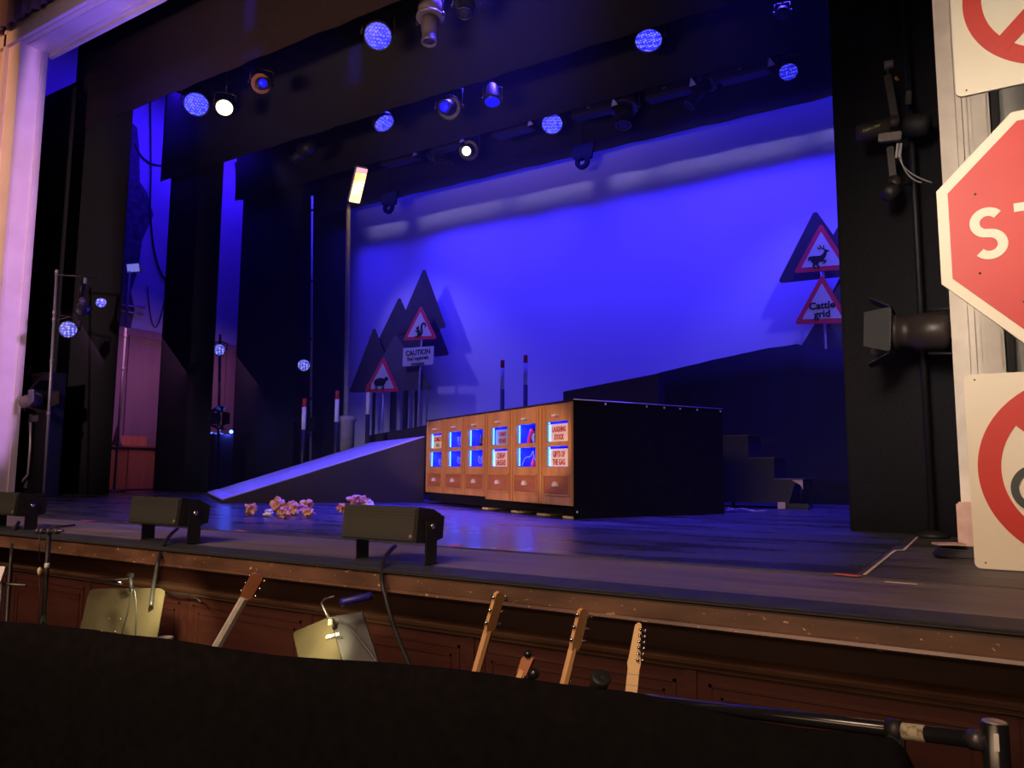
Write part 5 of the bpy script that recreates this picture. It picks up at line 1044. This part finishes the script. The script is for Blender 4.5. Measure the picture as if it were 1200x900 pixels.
MB().rod(K(154, 693, 2.8), K(153, 674, 2.8), .012).bbox((-.02, -.012, -.012), (.02, .012, .012), .004, frame(K(153, 674, 2.8), (0, 0, 1))).rod(K(152, 678, 2.8), K(121, 681, 2.75), .006).build('arm', M['dark'], lt1)
MB().lathe([(.008, 0), (.014, .01), (.014, .06), (.01, .07)], frame(K(133, 682, 2.75), (1, 0.1, .02))).build('lamp_tube', M['chrome'], lt1)
lamp('stand_light', 'SPOT', K(180, 666, 2.64), K(168, 722, 2.82), 70, (1, .82, .45), spot_size=math.radians(80), spot_blend=1.0, shadow_soft_size=.02)
r2, tl, tr, br, bl, n = music_stand(((343, 741), (386, 723), (405, 790), (354, 790)), 2.62, 'bronze lit music stand desk lettered CAHAYA, left of centre')
tl2 = at(386, 723, Y=2.74)
q = [at(386, 723, Y=2.745), at(424, 717, Y=2.80), at(448, 790, Y=2.70), at(405, 790, Y=2.625)]; nb = V((0, .006, 0))  # unlit half of the desk, its shade put in as black material
MB().add([*q, *[x+nb for x in q]], [(0, 1, 2, 3), (7, 6, 5, 4), (0, 4, 5, 1), (1, 5, 6, 2), (2, 6, 7, 3), (3, 7, 4, 0)]).build('shaded_desk_half', M['dark'], r2, label='right half of the desk, coloured black for its shade')
ux = (tr-tl).normalized(); uz = (n.cross(ux)); uz = uz if uz.z > 0 else -uz
TM = Matrix((ux, n, uz)).transposed().to_4x4(); TM.translation = tl+(tr-tl)*.9+(bl-tl)*.52-n*.002
ur = (at(402, 743, Y=2.70)-at(382, 748, Y=2.70)).normalized(); TM = Matrix((ur, n, n.cross(ur)*-1 if n.cross(ur).z < 0 else n.cross(ur))).transposed().to_4x4(); p0_ = at(391.5, 745, Y=2.695)
pl0 = tl+(tr-tl)*.5; p0_ = EYE+(at(390, 745, Y=2.7)-EYE)*(((tl-EYE).dot(n))/((at(390, 745, Y=2.7)-EYE).dot(n))); TM.translation = p0_-n*.002
MB().text('CAHAYA', .022, TM, .0005, .0004).build('lettering', M['white'], r2)
lt2 = empty('clip_lamp', at(384, 727, Y=2.72), 'clip lamp with a dark blue tube head above the CAHAYA music stand', 'lamp')
G = lambda px, py, Y=2.68: at(px, py, Y=Y)
MB().bbox((-.008, -.008, -.014), (.008, .008, .014), .002, frame(G(387, 729), (0, 0, 1))).build('clip', M['label'], lt2)
MB().tube([G(386, 726), G(381, 716), G(377, 707), G(380, 702), G(392, 699)], .006, 8).tube(bez(G(383, 725), G(400, 718), G(420, 745), G(446, 782)), .004, 6).build('gooseneck', M['steel_dark'], lt2)
a, b = G(400, 706, 2.66), G(435, 698, 2.70); MB().lathe([(0, 0), (.018, 0), (.019, .02), (.018, .022), (.018, (b-a).length), (0, (b-a).length+.002)], frame(a, b-a), 18).build('lamp_tube', M['blue_lamp'], lt2)
lamp('stand_light', 'SPOT', G(358, 704, 2.46), G(366, 760, 2.66), 36, (1, .82, .45), spot_size=math.radians(80), spot_blend=1.0, shadow_soft_size=.02)
a = at(194, 746.5, Y=2.6); tag(MB().lathe([(.035, -.06), (.04, 0), (.036, 0), (.032, -.05), (0, -.05)], Matrix.Translation(a), 20).lathe([(.01, -.95-a.z*0), (.01, -.06)], Matrix.Translation(a), 8).build('cup_holder', M['steel']), 'small round cup on a stand with a pale rim beside the lower left music stand', 'cup')
# mic stand at the left
a, b = at(50, 735, Y=2.7), at(58, 621, Y=2.75); r = empty('microphone_stand', (a.x, a.y, -1.1), 'thick black upright stand with clamps and white tape band, far left of the pit', 'stand')
MB().rod((a.x, a.y, -1.1), a+(b-a)*.12, .020).rod(a, b, .0145).build('pole', M['dark'], r); MB().rod(a+(b-a)*.60, a+(b-a)*.65, .0155).build('tape_band', M['white'], r)
k_ = MB()
for px in (45, 50, 58, 67): k_.lathe([(.012, -.012), (.02, -.01), (.02, .01), (.012, .012)], frame(at(px, 622.5, Y=2.72), (1, .1, 0)), 14)
k_.rod(at(43, 623, Y=2.72), at(74, 622, Y=2.72), .008); k_.build('clamp', M['steel_dark'], r)
MB().rod(at(60, 618, Y=2.75), at(88, 615, Y=2.9), .005).build('boom_arm', M['dark'], r)
r = empty('microphone', at(46, 625, Y=2.68), 'small microphone hanging on its lead beside the black upright stand at far left', 'microphone')
MB().rod(at(46.5, 625, Y=2.68), at(46, 658, Y=2.68), .004).tube([at(46, 673, Y=2.68), at(47, 700, Y=2.68), at(44, 740, Y=2.68)], .003, 6).build('lead', M['dark'], r)
MB().lathe([(.004, 0), (.012, .02), (.014, .04), (.006, .055)], frame(at(46, 675, Y=2.68), (0, 0, 1))).build('capsule', M['tape'], r)
r = empty('music_stand', at(0, 684, Y=2.4), 'chromed stand arm with a sheet of pale paper at the left edge', 'music stand')
MB().rod(at(-20, 683, Y=2.4), at(31, 686, Y=2.45), .009).rod(at(2, 684, Y=2.4), V((at(2, 684, Y=2.4).x, 2.4, -1.1)), .010).build('arm', M['steel_dark'], r)
q = [at(-25, 662, Y=2.42), at(6, 664, Y=2.42), at(0, 682, Y=2.38), at(-28, 680, Y=2.38)]; MB().add([*q, *[x+nb*.4 for x in q]], [(0, 1, 2, 3)[::-1], (4, 5, 6, 7), (0, 4, 5, 1), (1, 5, 6, 2), (2, 6, 7, 3), (3, 7, 4, 0)]).build('paper_sheet', M['white'], r)
# cable run along the dado
cable([at(a, b, Y=3.12) for a, b in ((195, 694), (205, 697), (222, 698), (232, 702), (236, 706))], .008, 'black cable lying along the dado rail behind the lower left music stand')

# ------------------------------------------------------------------ theatre haze over the stage
m = bpy.data.materials.new('stage_haze'); m.use_nodes = True; nt = m.node_tree; nt.nodes.clear()
ho = nt.nodes.new('ShaderNodeOutputMaterial'); hs = nt.nodes.new('ShaderNodeVolumeScatter'); hs.inputs['Density'].default_value = 0.0022; hs.inputs['Color'].default_value = (1, 1, 1, 1)
nt.links.new(hs.outputs[0], ho.inputs['Volume'])
hz_ = MB().box((-16.88, 7.25, 0.02), (3.4, 14.02, 11.4)).build('stage_haze', m); tag(hz_, 'thin theatre haze filling the air over the whole stage', 'haze', kind='stuff')
